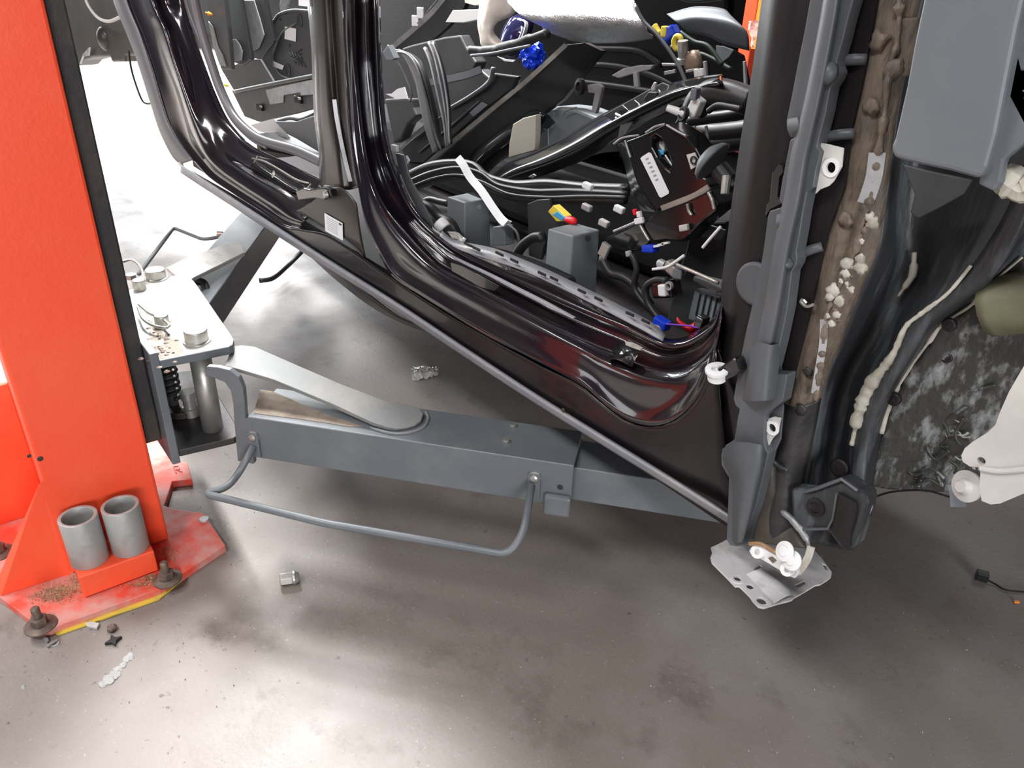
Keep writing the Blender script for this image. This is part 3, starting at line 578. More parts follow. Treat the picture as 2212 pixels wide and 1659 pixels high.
for (x, y, r) in ((1788, 158, .013), (1700, 566, .008), (1706, 570, .006)):
    link('moulded_bump', lathe([(r, 0), (r*.95, .005), (r*.6, .011), (.001, .013)], PY(x, y, .815), (0, -1, .1)), PLG, strip_t, smooth=True)
for (x, y) in ((1712, 275), (1688, 482)):
    link('moulded_recess', loft([C([(x-10, y-18), (x+10, y-22)], .812), C([(x-12, y+2), (x+14, y-2)], .806), C([(x-4, y+22), (x+8, y+20)], .813)], n=6, m=3), PLG, strip_t, smooth=True)
def tab(px, hole, Y, label_=None):
    h = link('fixing_tab', plate(PYs(px, Y), (0, .003, 0), [circ(PY(hole[0], hole[1], Y), .006, (0, 1, 0), 14)]), OFFW, car_b, bevel=.001)
    link('rivet_ring', pipe(PY(hole[0], hole[1], Y), (0, -1, 0), .0105, .0062, .002, 20), WHITE, h)
    return h
tab([(1768, 308), (1790, 312), (1822, 320), (1820, 338), (1818, 360), (1800, 392), (1790, 402), (1770, 410), (1760, 420), (1768, 380), (1776, 335)], (1796, 362), .822)
tab([(1658, 905), (1672, 900), (1686, 903), (1680, 935), (1668, 948), (1654, 975), (1646, 950), (1650, 940)], (1669, 924), .822)
link('tab_web', yplate([(1655, 897), (1690, 872), (1692, 880), (1686, 950), (1676, 972), (1660, 976), (1654, 958), (1680, 936), (1684, 902), (1660, 905)], .828, .003), PLG, car_b, bevel=.001)
# --- black plate behind the strip
bl = [(1843, -90), (1838, 0), (1815, 90), (1800, 190), (1780, 280), (1765, 400), (1735, 480), (1715, 600), (1690, 720), (1668, 800), (1675, 870), (1660, 900)]
br_ = [(1912, -90), (1895, 0), (1872, 129), (1862, 180), (1838, 283), (1824, 402), (1788, 500), (1771, 572), (1756, 643), (1727, 756), (1711, 820), (1692, 868)]
link('mounting_panel', yplate(bl+br_[::-1], .842, .004), SATIN, car_b)
for (x0, y0, x1, y1) in ((1808, 134, 1872, 128), (1778, 298, 1846, 288), (1722, 553, 1776, 532)):
    link('panel_step', tube([PY(x0, y0, .84), PY((x0+x1)/2, (y0+y1)/2-2, .836), PY(x1, y1, .843)], .006, n=10), PLG, car_b, smooth=True)
# --- brown sealed flange
B0 = C([(1915, -90), (1893, 0), (1870, 129), (1860, 180), (1836, 283), (1820, 402), (1786, 500), (1769, 572), (1754, 643), (1725, 756), (1709, 820), (1690, 870), (1680, 950), (1655, 1010), (1640, 1090), (1622, 1165)], .85)
B1 = C([(1960, -90), (1940, 0), (1915, 130), (1905, 190), (1880, 300), (1860, 402), (1830, 500), (1812, 572), (1795, 643), (1762, 756), (1742, 820), (1725, 880), (1705, 960), (1690, 1020), (1680, 1100), (1665, 1165)], .845)
B2 = C([(2010, -90), (1990, 0), (1970, 90), (1950, 180), (1932, 290), (1918, 400), (1905, 500), (1888, 560), (1854, 643), (1817, 740), (1790, 804), (1775, 860), (1757, 950), (1740, 1020), (1730, 1090), (1712, 1160)], .87)
link('sealed_flange', loft([B0[:12], B1[:12], B2[:12]], n=110, m=5), BRN, car_b, solid=.003, smooth=True)
link('lower_flange', loft([B0[11:], B1[11:], B2[11:]], n=50, m=5), mat('dark_sealed_metal', (0.022, 0.021, 0.022), .45, col2=(.055, .05, .048), nscale=9, bump=.4, bscale=60), car_b, solid=.003, smooth=True)
# sealer ridge with ragged blobs down the middle of the flange
sealer = [(1950, 0), (1940, 95), (1925, 150), (1915, 250), (1900, 340), (1890, 400), (1880, 450), (1862, 500), (1852, 545), (1835, 580), (1815, 620), (1800, 650), (1790, 690), (1775, 780), (1765, 860)]
link('sealer_bead', tube([p+V((random.uniform(-1, 1)*.002, -.004, random.uniform(-1, 1)*.002)) for p in C(sealer, .845)], [.002+.0045*random.random()**2 for _ in range(60)], n=120, k=7), BRN, car_b, smooth=True)
link('sealer_bead', tube(C([(1958, 40), (1950, 110), (1935, 160)], .858), .014, n=20, k=9), BRN, car_b, smooth=True)
def blob(x, y, r, m, Y=.842, par=None, nm='sealer_lump'):
    c = PY(x, y, Y); me = mesh(*ico(c, r)); return link(nm, me, m, par or car_b, smooth=True)
def ico(c, r, fl=(1, .35, 1), jit=.35, sub=2):
    bm = bmesh.new(); bmesh.ops.create_icosphere(bm, subdivisions=sub, radius=1)
    vs = []
    for v in bm.verts:
        k = 1+random.uniform(-jit, jit); vs.append(V((v.co.x*fl[0], v.co.y*fl[1], v.co.z*fl[2]))*r*k+c)
    fs = [tuple(v.index for v in f.verts) for f in bm.faces]; bm.free(); return vs, fs
for (x, y, r, m) in ((1900, 88, .011, BRN), (1880, 231, .009, BRN), (1930, 150, .011, BRN), (1826, 475, .009, BRN), (1745, 803, .007, DARKST), (1730, 885, .008, DARKST)):
    blob(x, y, r, m)
for (x, y, r) in ((1828, 570, .008), (1858, 560, .006), (1858, 580, .008), (1800, 628, .008), (1792, 640, .006), (1812, 650, .007), (1826, 590, .006), (1885, 480, .007), (1808, 680, .005), (1796, 700, .0045), (1880, 470, .006)):
    blob(x, y, r, WAX, .838)
for _ in range(22):
    t_ = random.random(); x, y = 1885-t_*95+random.gauss(0, 9), 470+t_*235+random.gauss(0, 8)
    blob(x, y, random.uniform(.0018, .0045), WAX if random.random() < .55 else BRN, .8385, nm='sealer_crumb')
for pts, w_ in (([(1780, 690), (1778, 740), (1770, 790), (1760, 850)], .009), ([(1895, 330), (1888, 380), (1876, 420), (1868, 440)], .017)):
    link('bare_metal_strip', strip(C(pts, .838), w_, .002), GALV, car_b)
link('torn_clip', tube(C([(1742, 655), (1735, 648), (1730, 652), (1742, 662), (1758, 658)], .835), .002, n=20, k=6), STEEL, car_b)
# --- channel, arch rim and liner
D2 = C([(2010, -90), (1990, 0), (1970, 90), (1950, 180), (1932, 290), (1918, 400), (1905, 500), (1888, 560), (1854, 643), (1817, 740), (1790, 804), (1775, 860), (1757, 950), (1740, 1020), (1730, 1090), (1712, 1165)], .872)
D3 = C([(2060, -90), (2040, 0), (2025, 90), (2005, 200), (1995, 300), (1982, 400), (1972, 492), (1970, 560), (1940, 640), (1900, 710), (1870, 756), (1838, 820), (1815, 900), (1803, 980), (1800, 1050), (1795, 1120), (1785, 1180)], .95)
D4 = C([(2230, 0), (2220, 200), (2212, 350), (2165, 470), (2095, 579), (2047, 633), (1957, 707), (1928, 769), (1880, 836), (1850, 910), (1840, 964), (1838, 1030), (1842, 1100), (1835, 1190)], .90)
link('arch_channel', loft([D2, D3, D4], n=90, m=6), ARCH, car_b, solid=.003, smooth=True)
link('arch_sealer', tube([p+V((random.uniform(-1, 1)*.001, -.002, random.uniform(-1, 1)*.001)) for p in C([(2100, 575), (2047, 633), (1990, 680), (1957, 707), (1928, 769), (1880, 836), (1856, 900), (1842, 960)], .90)], [(.002, .002, .003, .003, .004, .006, .009, .009, .008, .003)[i*10//70]*random.uniform(.75, 1.2) for i in range(70)], n=70, k=8, flat=1), WAX, car_b, smooth=True)
link('arch_sealer', tube(C([(1975, 545), (1972, 590), (1960, 612), (1940, 640)], .935), [.003, .005, .004, .002], n=16, k=7), WAX, car_b, smooth=True)
D5 = C([(2300, 200), (2290, 350), (2250, 480), (2208, 556), (2144, 611), (2095, 659), (2031, 701), (2009, 733), (1960, 804), (1928, 862), (1915, 905), (1900, 964), (1885, 1050), (1870, 1110), (1850, 1190)], .93)
link('arch_rim', loft([D4, C([(2270, 0), (2262, 200), (2250, 350), (2215, 470), (2160, 575), (2100, 630), (2010, 695), (1975, 755), (1925, 830), (1890, 890), (1872, 960), (1864, 1040), (1858, 1110), (1845, 1190)], .895), D5], n=90, m=6), ARCH, car_b, solid=.003, smooth=True)
link('rim_crack', tube([p+V((random.uniform(-1, 1)*.002, -.002, random.uniform(-1, 1)*.002)) for p in C([(2208, 556), (2144, 611), (2095, 659), (2031, 701), (2009, 733), (1960, 804), (1928, 862), (1905, 933)], .925)], [.0015, .004, .002, .004, .002, .003, .005, .004], n=60, k=6), WAX, car_b, smooth=True)
D6 = C([(2420, 300), (2400, 500), (2330, 700), (2260, 850), (2220, 960), (2190, 1040)], 1.0)
U = C([(1880, 1062), (1910, 1066), (1945, 1058), (2000, 1060), (2060, 1050), (2110, 1062)], .99)
D5b = D5[3:13]
link('wheel_arch_liner', loft([D5b, C([(2300, 600), (2260, 660), (2200, 720), (2140, 780), (2080, 850), (2030, 910), (1990, 970), (1960, 1010), (1935, 1058)], .96), C([(2420, 600), (2380, 700), (2320, 780), (2260, 850), (2200, 920), (2150, 980), (2120, 1020), (2090, 1062)], .985), D6], n=90, m=8), UNDER, car_b, solid=.004, smooth=True)
link('upper_arch_panel', loft([C([(1975, 330), (1975, 430), (1972, 500), (1955, 620)], .955), C([(2100, 330), (2110, 430), (2100, 520), (2030, 650)], .99), C([(2350, 300), (2350, 420), (2330, 520), (2220, 560)], 1.02)], n=30, m=8), mat('olive_grey_underseal', (0.055, 0.054, 0.042), .55, col2=(.085, .08, .065), nscale=5, bump=.3, bscale=40), car_b, solid=.003, smooth=True)
for pts in ([(1915, 905), (1950, 890), (1975, 880), (2010, 872), (2045, 868)], [(1905, 990), (1940, 960), (1970, 980), (2000, 940), (2020, 960)], [(2060, 850), (2090, 842), (2120, 838), (2160, 830)], [(1950, 1000), (1985, 1020), (2020, 1010), (2050, 1025)], [(2000, 905), (2020, 930), (2045, 910), (2060, 940)], [(1985, 1045), (2015, 1030), (2040, 1042), (2035, 1020)], [(1930, 935), (1955, 925), (1975, 945)], [(2060, 990), (2080, 1000), (2070, 1020)], [(1920, 1020), (1945, 1040), (1960, 1030), (1950, 1055)], [(2010, 960), (2030, 985), (2060, 970)], [(1965, 960), (1960, 990), (1975, 1010)], [(2090, 900), (2075, 930), (2085, 950)], [(2030, 880), (2050, 895), (2075, 885), (2100, 870)]):
    link('sealer_ridge', tube([p+V((0, -.012, random.uniform(-1, 1)*.003)) for p in C(pts, .975)], .0022, n=24, k=6), UNDER, car_b, smooth=True)
for _ in range(44):
    x, y = random.uniform(1915, 2130), random.uniform(850, 1048)
    if x-1915 < (1040-y)*.25: continue
    pts = [(x, y)]
    for k in range(4): x += random.uniform(-6, 16); y += random.uniform(-11, 11); pts.append((x, y))
    link('underseal_crease', tube([p+V((0, -.006, 0)) for p in C(pts, .972)], random.uniform(.001, .002), n=14, k=5), UNDP if random.random() < .5 else UNDER, car_b, smooth=True)
# sheared lower edges
for (x, y, r, Y) in ((2050, 702, .008, .92), (2045, 772, .007, .95), (1930, 862, .009, .92), (1812, 1010, .013, .90)):
    c = PY(x, y, Y-.006); link('rubber_plug', lathe([(r, -.004), (r, .001), (r*.8, .003), (r*.5, .001), (r*.3, .002)], c, (0, -1, .1)), SATIN, car_b, smooth=True)
# lower kinked bracket at the front end of the sill
link('lower_bracket', yplate([(1706, 1055), (1745, 1062), (1760, 1056), (1818, 1035), (1850, 1058), (1868, 1066), (1872, 1090), (1858, 1140), (1845, 1180), (1830, 1192), (1810, 1180), (1788, 1150), (1770, 1146), (1735, 1145), (1710, 1120)], .845, .03), ARCH, car_b, bevel=.006)
link('lower_bracket_leg', yplate([(1808, 1064), (1848, 1086), (1846, 1120), (1836, 1160), (1834, 1190), (1820, 1184), (1792, 1148)], .838, .008), SATIN, car_b, bevel=.004)
link('bracket_slot', lathe([(.013, 0), (.013, .002), (.008, .003), (.006, -.001)], PY(1762, 1096, .843), (0, -1, .2)), SATIN, car_b)
link('bracket_fold', tube(C([(1736, 1062), (1762, 1056), (1818, 1035), (1852, 1060)], .842), .0025, n=4, smooth=False), PLG, car_b)
link('bracket_fold', tube(C([(1735, 1144), (1788, 1142), (1800, 1120), (1808, 1066)], .842), .002, n=4, smooth=False), PLG, car_b)
link('torn_seam', strip(C([(1872, 1075), (1874, 1095), (1862, 1115), (1850, 1130)], .86), .012, .004), GALV, car_b)
# end of the sill: cut inner web
link('cut_sill_end', loft([C([(1650, 985), (1640, 1060), (1622, 1110), (1616, 1170)], .835), C([(1672, 990), (1668, 1060), (1652, 1110), (1650, 1175)], .84), C([(1690, 1000), (1705, 1080), (1715, 1130), (1745, 1185)], .87)], n=30, m=4), mat('brown_black_scraped_metal', (0.035, 0.03, 0.026), .45, col2=(.08, .065, .05), nscale=8, bump=.5, bscale=40), car_b, solid=.003, smooth=True)
link('torn_edge', tube([p+V((random.uniform(-1, 1)*.002, 0, random.uniform(-1, 1)*.002)) for p in C([(1655, 1072), (1680, 1098), (1700, 1112), (1722, 1135), (1740, 1165), (1748, 1185)], .85)], [.002, .003, .005, .006, .005, .003], n=30, k=7), GALV, car_b, smooth=True)
link('torn_edge', strip(C([(1752, 1183), (1745, 1205), (1735, 1222), (1722, 1238)], .84), .010, .003), WAX, car_b)
link('torn_edge', tube([p+V((random.uniform(-1, 1)*.002, 0, random.uniform(-1, 1)*.002)) for p in C([(1668, 990), (1680, 1005), (1700, 1018)], .838)], .004, n=16, k=6), ARCH, car_b, smooth=True)
# bottom plate of galvanised sheet with holes
ZB = .452
bo = [(1536, 1182), (1552, 1175), (1568, 1166), (1620, 1172), (1700, 1178), (1753, 1182), (1775, 1205), (1797, 1236), (1795, 1246), (1788, 1252), (1772, 1262), (1761, 1264), (1738, 1278), (1717, 1290), (1710, 1296), (1680, 1304), (1650, 1313), (1638, 1310), (1628, 1300), (1620, 1288), (1604, 1272), (1597, 1266), (1588, 1266), (1573, 1250), (1555, 1232), (1538, 1215), (1535, 1203), (1539, 1194)]
def hole(x, y, r, ex=1): c = PZ(x, y, ZB); return circ(c, r, (0, 0, 1), 12)
def zq(pts): return [PZ(x, y, ZB) for x, y in pts]
holes = [hole(1593, 1251, .0062), hole(1620, 1267, .0055), hole(1645, 1299, .0075), zq([(1628, 1230), (1641, 1219), (1647, 1223), (1634, 1233)]), zq([(1716, 1264), (1738, 1254), (1742, 1260), (1724, 1270)]), zq([(1775, 1216), (1784, 1220), (1790, 1233), (1783, 1230)])]
bpl = link('bottom_plate', plate(zq(bo), (0, 0, -.003), holes), GALVP, car_b, bevel=.001)
for (x, y, r) in ((1593, 1251, .006), (1645, 1299, .0078)): link('hole_rim', pipe(PZ(x, y, ZB), (0, 0, 1), r*1.75, r, .0018, 20), GALVP, bpl)
link('pressed_ridge', loft([zq([(1650, 1232), (1700, 1268), (1716, 1290)]), [p+V((0, 0, .009)) for p in zq([(1640, 1238), (1690, 1275), (1700, 1297)])], zq([(1612, 1240), (1650, 1280), (1672, 1304)])], n=14, m=4), GALVP, bpl, smooth=True)
wb_ = link('threaded_bar', yplate([(1617, 1190), (1628, 1174), (1650, 1178), (1690, 1202), (1722, 1226), (1724, 1240), (1716, 1250), (1706, 1246), (1660, 1218), (1620, 1196)], .80, .006), WHITE, car_b, bevel=.0015)
for (x, y) in ((1638, 1192), (1702, 1230)): link('boss', pipe(PY(x, y, .80), (0, -1, .5), .0095, .0045, .004, 20), WHITE, wb_)
link('square_window', yplate([(1660, 1205), (1668, 1202), (1678, 1210), (1670, 1216)], .799, -.001), BRN, wb_)
for (x, y) in ((1697, 1191), (1713, 1211)):
    link('spacer_disc', lathe([(.0135, 0), (.014, .003), (.0075, .0045), (.007, .007), (.002, .0075)], PY(x, y, .79), (-.2, -1, .5)), WHITE, car_b, bevel=.001, smooth=False)
link('rust_streak', tube([p+V((0, -.002, random.uniform(-1, 1)*.002)) for p in C([(1622, 1172), (1645, 1176), (1670, 1188), (1690, 1200)], .80)], .003, n=24, k=6), mat('rust', (.35, .2, .1), .8, col2=(.5, .4, .28), nscale=60), car_b)
# --- grey upper cover on the right and its bracket
cov = [(2000, -90), (1992, 0), (1975, 80), (1955, 190), (1930, 300), (1922, 318), (1928, 342), (1980, 355), (2050, 370), (2114, 388), (2130, 360), (2150, 290), (2175, 160), (2195, 60), (2230, -90)]
cv = link('grey_side_cover', yplate(cov, .76, .05), PLGL, car_b, bevel=.008, seg=3)
b2 = [(2186, 150), (2215, 152), (2320, 152), (2320, 400), (2212, 400), (2200, 310), (2170, 350), (2160, 385), (2145, 412), (2114, 398), (2125, 330), (2150, 275)]
sb_ = link('side_cover_bracket', plate(PYs([(2180, 60), (2300, 60), (2300, 380), (2225, 300), (2168, 345), (2160, 395), (2146, 414), (2112, 398), (2128, 330), (2152, 272)], .775), (0, .012, 0), [PYs([(2190, 153), (2240, 153), (2234, 192), (2184, 192)], .775), PYs([(2182, 200), (2208, 200), (2190, 276), (2160, 272)], .775)]), PLGL, car_b, bevel=.003)
link('cover_side', prism(C([(1945, 352), (2005, 368), (2100, 388), (2080, 420), (2030, 448), (1982, 472), (1965, 460), (1975, 420)], .86), (0, .004, 0)), PLK, car_b, bevel=.002)
link('pale_foam_patch', tube([p+V((0, 0, random.uniform(-1, 1)*.004)) for p in C([(2150, 410), (2175, 400), (2212, 408), (2240, 400)], .80)], [.010, .016, .012, .014], n=16, k=8), WAX, car_b)
link('cross_tube', tube(C([(2140, 662), (2190, 655), (2330, 640)], .93), .035, n=10, k=16), mat('olive_waxed_tube', (.13, .125, .075), .45, col2=(.2, .19, .12), nscale=10), car_b, smooth=True)
# --- pale liner flap bottom right
flap = [(2330, 700), (2212, 790), (2180, 845), (2160, 890), (2150, 918), (2132, 935), (2100, 955), (2084, 968), (2076, 984), (2080, 998), (2095, 1008), (2118, 1010), (2116, 1050), (2120, 1082), (2140, 1090), (2160, 1088), (2212, 1066), (2330, 1020)]
fp = link('pale_liner_flap', plate(PYs(flap, .80), (0, .006, 0), [circ(PY(2119, 996, .80), .0045, (0, 1, 0), 12)]), OFFW, car_b, bevel=.002)
link('flap_fold', tube(C([(2118, 1012), (2160, 1018), (2230, 1012)], .799), .003, n=10), OFFW, fp)
link('liner_plug', lathe([(.004, -.02), (.006, -.004), (.0175, 0), (.018, .004), (.010, .007), (.006, .012), (.006, .014)], PY(2092, 1050, .84), (-.3, -1, .15)), OFFW, car_b, smooth=False)
link('plastic_shred', strip(C([(2062, 1045), (2068, 1065), (2070, 1095)], .86), .016, .001), PLGL, car_b)
link('hanging_cable', tube(C([(2090, 1062), (2060, 1075), (2000, 1060), (1930, 1062), (1885, 1075)], .93), .0015, n=24, k=5), SATIN, car_b)
link('rear_underbody', plate(PYs([(60, -500), (330, -500), (330, 118), (292, 118), (270, 121), (268, 133), (242, 134), (238, 122), (200, 124), (178, 130), (170, 140), (156, 142), (130, 60)], .98), (0, .12, 0)), mat('oily_black_metal', (.022, .018, .015), .5, col2=(.05, .045, .035), nscale=2), car_b, bevel=.01)
link('filler_hose', tube(C([(178, -30), (190, 10), (212, 38), (236, 46), (262, 36)], .93), .008, n=30), OFFW, car_b, smooth=True)
link('spare_well', mesh(*ico(PY(228, 84, .99), .08, (1.1, .5, .8), .02, 3)), mat('oily_black_metal_2', (.03, .025, .02), .35), car_b, smooth=True)
link('brake_pipe', tube(C([(278, 110), (284, 150), (296, 190), (308, 218), (320, 224), (335, 220)], .94), .0045, n=24), SATIN, car_b, smooth=True)
link('hanger_bracket', plate(PYs([(172, 138), (178, 118), (192, 102), (190, 120), (178, 122)], .95), (0, .01, 0)), GALV, car_b)
# ================================================================== welded seat mounts (part of the body)
def mount(front, left, right, Yf, nm='seat_mount'):
    f = PY(front[0], front[1], Yf); l = PZ(left[0], left[1], f.z); r = PZ(right[0], right[1], f.z); bk = l+r-f
    me = mesh([f, l, bk, r]+[V((p.x+(p.x-(l.x+r.x)/2)*.10, p.y+(p.y-(l.y+r.y)/2)*.10, FZ)) for p in (f, l, bk, r)], [(0, 1, 2, 3), (0, 4, 5, 1), (1, 5, 6, 2), (2, 6, 7, 3), (3, 7, 4, 0), (4, 7, 6, 5)])
    o = link(nm, me, BRKT, car_b, bevel=.004, seg=3); return o, f
m1, f1 = mount((1004, 438), (966, 425), (1058, 427), 1.12)
m2, f2 = mount((1237, 510), (1183, 494), (1296, 496), 1.08)
link('mount_hole', lathe([(.007, 0), (.007, .001)], PY(1270, 515, 1.083), (.3, -1, 0), k=16), PLB, m2)
link('mount_hole', lathe([(.006, 0), (.006, .001)], PY(1036, 447, 1.123), (.3, -1, 0), k=16), GREYD, m1)
# ================================================================== loose trim, seals and wiring piled in the cabin
def sheet(name, label, cat, px, Y, th, m, bevel=.002, group=None, parent=None):
    me = plate([PY(p[0], p[1], p[2] if len(p) > 2 else Y) for p in px], (0, th, 0))
    o = link(name, me, m, parent, bevel=bevel)
    if parent is None: tag(o, label, cat, group)
    return o
def rope(name, label, cat, px, Y, r, m, n=30, parent=None, flat=1, group=None, k=8):
    o = link(name, tube([PY(p[0], p[1], p[2] if len(p) > 2 else Y) for p in px], r, n=n, k=k, flat=flat), m, parent, smooth=True)
    if parent is None: tag(o, label, cat, group)
    return o
def group(name, label, cat, x, y, Y): return thing(name, label, cat, PY(x, y, Y))
# dark backing added on the far side to darken the view through the cabin
t = group('dark_backing', 'large black backing added across the far side to darken the cabin', 'car lining', 1250, 260, 2.2)
link('backing_panel', plate(PYs([(700, -160), (1560, -200), (1565, 100), (1600, 120), (1640, 300), (1300, 330), (1000, 420), (720, 300)], 2.2), (0, .02, 0)), CARPET, t)
for k, pts in enumerate(([(1180, 150), (1300, 140), (1400, 160), (1480, 200)], [(1200, 170), (1320, 185), (1420, 200)], [(1290, 105), (1380, 110), (1430, 140)])):
    rope('backing_fold', None, None, pts, 2.17, .012, RUBB, parent=t)
# rear footwell: trim parts seen through the rear opening
t = group('speaker_trim_panel', 'dark grey curved door trim with screws and two white labels, in rear opening', 'car trim', 615, 175, 1.55)
sp_ = [(604, 30), (632, 22), (670, 24), (700, 40), (700, 160), (660, 172), (615, 176), (583, 176), (566, 155), (556, 118), (566, 84), (594, 41)]
sheet('panel', None, None, sp_, 1.55, .02, PLK, bevel=.004, parent=t)
rope('rim', None, None, sp_[8:]+sp_[:3], 1.548, .006, PLG, parent=t, n=50)
rope('inner_rim', None, None, [(640, 50), (610, 70), (596, 100), (590, 130), (604, 160), (630, 172)], 1.548, .004, PLG, parent=t)
sheet('label', None, None, [(616, 57), (640, 62), (639, 90), (615, 84)], 1.547, -.001, PAPER, bevel=0, parent=t)
sheet('label', None, None, [(589, 131), (613, 142), (610, 151), (591, 144)], 1.547, -.001, PAPER, bevel=0, parent=t)
for (x, y, r) in ((648, 44, .028), (622, 150, .028)): link('opening', lathe([(r, 0), (r, .002), (r*.8, .001)], PY(x, y, 1.549), (0, -1, 0)), PLB, t)
for (x, y) in ((605, 42), (590, 72), (574, 100), (575, 153), (626, 98)): link('screw', lathe([(.006, 0), (.005, .004)], PY(x, y, 1.549), (0, -1, 0), k=12), PLB, t)
for k in range(4):
    rope('grille_rib', None, None, [(622+k*7, 108+k*2), (640+k*7, 140+k*2)], 1.547, .0018, PLB, parent=t, n=4)
    rope('grille_rib', None, None, [(620+k*5, 126+k*4-k*3), (652, 106+k*9)], 1.547, .0018, PLB, parent=t, n=4)
def strap(name, label, px, Y, m, pads):
    t = group(name, label, 'car trim', px[0][0], px[0][1], Y)
    sheet('moulding', None, None, px, Y, .02, m, bevel=.004, parent=t)
    for p in pads: sheet('foam_pad', None, None, p, Y-.006, .006, FOAM, bevel=.003, parent=t)
    return t
strap('trim_moulding', 'black upright moulding with long torn grey foam pad, beside the speaker trim', [(505, -60), (560, -60), (590, 90), (560, 128), (540, 125)], 1.50, PLB, [[(508, 0), (548, 0), (562, 45), (570, 76), (558, 105), (543, 112), (533, 80)]])
strap('trim_moulding', 'black moulding with small rounded grey foam pad, middle of three in rear opening', [(478, -60), (508, -60), (530, 60), (542, 128), (522, 142), (498, 132), (486, 70)], 1.42, PLB, [[(487, 88), (508, 84), (517, 95), (523, 112), (521, 131), (505, 132), (495, 110)]])
strap('trim_moulding', 'black moulding with narrow grey foam strip right behind the rear door seal', [(440, -60), (478, -60), (492, 60), (500, 150), (478, 150), (458, 90)], 1.36, PLK, [[(449, 45), (459, 56), (470, 100), (480, 118), (488, 144), (474, 141), (460, 100)]])
sheet('trim_bracket', 'charcoal flat floor trim below the foam-padded mouldings', 'car trim', [(478, 150), (540, 128), (562, 128), (590, 175), (540, 195), (508, 200)], 1.48, .012, PLK)
t = group('sill_trim', 'long dark grey trim with torn light foam strip, under the speaker trim', 'car trim', 600, 250, 1.44)
sheet('moulding', None, None, [(500, 195), (680, 158), (690, 232), (640, 246), (560, 264), (528, 252)], 1.44, .015, PLK, bevel=.004, parent=t)
rope('edge_bead', None, None, [(508, 198), (560, 187), (690, 162)], 1.435, .010, PLB, parent=t)
sheet('foam_pad', None, None, [(573, 194), (680, 170), (690, 203), (650, 207), (648, 200), (612, 206), (611, 222), (583, 226)], 1.434, .005, FOAM, bevel=.003, parent=t)
for (x, y) in ((562, 232), (645, 215)):
    c = link('clip', cbox(PY(x, y, 1.43), (.05, .02, .03), .2), PLB, t, bevel=.004); link('clip_spring', cbox(PY(x+2, y-2, 1.418), (.022, .004, .010), .2), STEEL, c, bevel=.001)
rope('cable', 'thin black cable sagging behind the centre pillar, under the foam-edged trim', 'cable', [(600, 262), (625, 256), (650, 258), (680, 246)], 1.42, .008, RUBB)
sheet('footwell_mat', 'grey moulded footwell mat beside the white sheet in rear opening', 'car mat', [(592, 262), (640, 262), (690, 245), (690, 330), (640, 300), (620, 290)], 1.38, .01, PLGL, bevel=.004)
sheet('lit_floor_sheet', 'white sheet standing in for the lit floor beyond the rear door seal', 'paper', [(541, 270), (592, 256), (628, 298), (590, 292), (560, 284)], 1.40, .001, PAPER, bevel=0)  # lit floor seen through the opening, put in as a white sheet
sheet('lit_floor_strip', 'long white strip standing in for lit floor under the grey rear door seal', 'plastic sheet', [(555, 305), (600, 318), (690, 345), (700, 385), (640, 362), (600, 342), (565, 325)], 1.30, .001, WHITE, bevel=0)  # more of the lit floor, put in as a white strip
o = link('trim_clip', lathe([(.004, -.012), (.009, 0), (.010, .006), (.005, .012), (.005, .02)], PY(453, 30, 1.33), (-.4, -1, .3), k=12), ORG, smooth=False); tag(o, 'orange trim clip beside the top of rear door seal', 'clip')
o = link('trim_clip', lathe([(.004, -.012), (.008, 0), (.008, .006), (.004, .012)], PY(489, 184, 1.33), (-.4, -1, .3), k=12), YELP, smooth=False); tag(o, 'yellow trim clip lower down beside the rear door seal', 'clip')
sheet('hanging_tag', 'white tag hanging at the top of the centre pillar', 'tag', [(645, -10), (672, -10), (671, 15), (645, 12)], .90, .002, PAPER, bevel=0)
sheet('trim_strip', 'pale grey trim strip at top, behind the speaker trim', 'car trim', [(612, -40), (634, -40), (618, 20), (606, 30), (603, 10)], 1.62, .01, FOAM)
# front part of the cabin -------------------------------------------------
t = group('pillar_trim', 'long black pillar trim with silver edge leaning diagonally across the cabin', 'car trim', 915, 375, 1.55)
Yd = lambda x: 1.32+(x-915)*.0008
sheet('panel', None, None, [(x, y, Yd(x)) for x, y in [(912, 362), (985, 300), (1060, 238), (1140, 172), (1222, 97), (1262, 92), (1300, 110), (1215, 215), (1110, 292), (1040, 342), (985, 372), (920, 378)]], 1.5, .02, PLB, parent=t)
link('silver_edge', strip([PY(x, y, Yd(x)-.006) for x, y in ((912, 362), (985, 300), (1060, 238), (1140, 172), (1222, 97))], .013, .004), STEEL, t)
link('curved_face', loft([[PY(x, y, Yd(x)-.004) for x, y in ((1000, 375), (1020, 330), (1080, 280), (1150, 235))], [PY(x, y, Yd(x)-.03) for x, y in ((1020, 378), (1040, 345), (1100, 300), (1180, 245))], [PY(x, y, Yd(x)+.01) for x, y in ((1045, 385), (1080, 350), (1130, 320), (1200, 265))]], n=16, m=4), PLBG, t, solid=.003, smooth=True)
t = group('window_trim', 'black trim with white-lit edge at top, right of the centre pillar', 'car trim', 900, 110, 1.75)
sheet('panel', None, None, [(958, -20), (1020, -20), (1000, 20), (965, 60), (930, 90), (880, 112), (845, 118), (836, 110), (890, 65)], 1.75, .02, PLB, parent=t)
link('edge', strip([PY(x, y, 1.745) for x, y in ((962, -8), (930, 30), (885, 70), (838, 110))], .020, .004), GALV, t)
for (x, y) in ((908, 28), (897, 45)): link('white_clip', cbox(PY(x, y, 1.74), (.03, .01, .04), .5), WHITE, t, bevel=.003)
sheet('glove_box', 'flat charcoal storage tray panel behind the pale seal strands', 'tray', [(868, 104), (890, 97), (960, 80), (993, 76), (1005, 100), (1028, 135), (1020, 152), (960, 168), (922, 178), (895, 182)], 1.60, .05, PLK, bevel=.006)
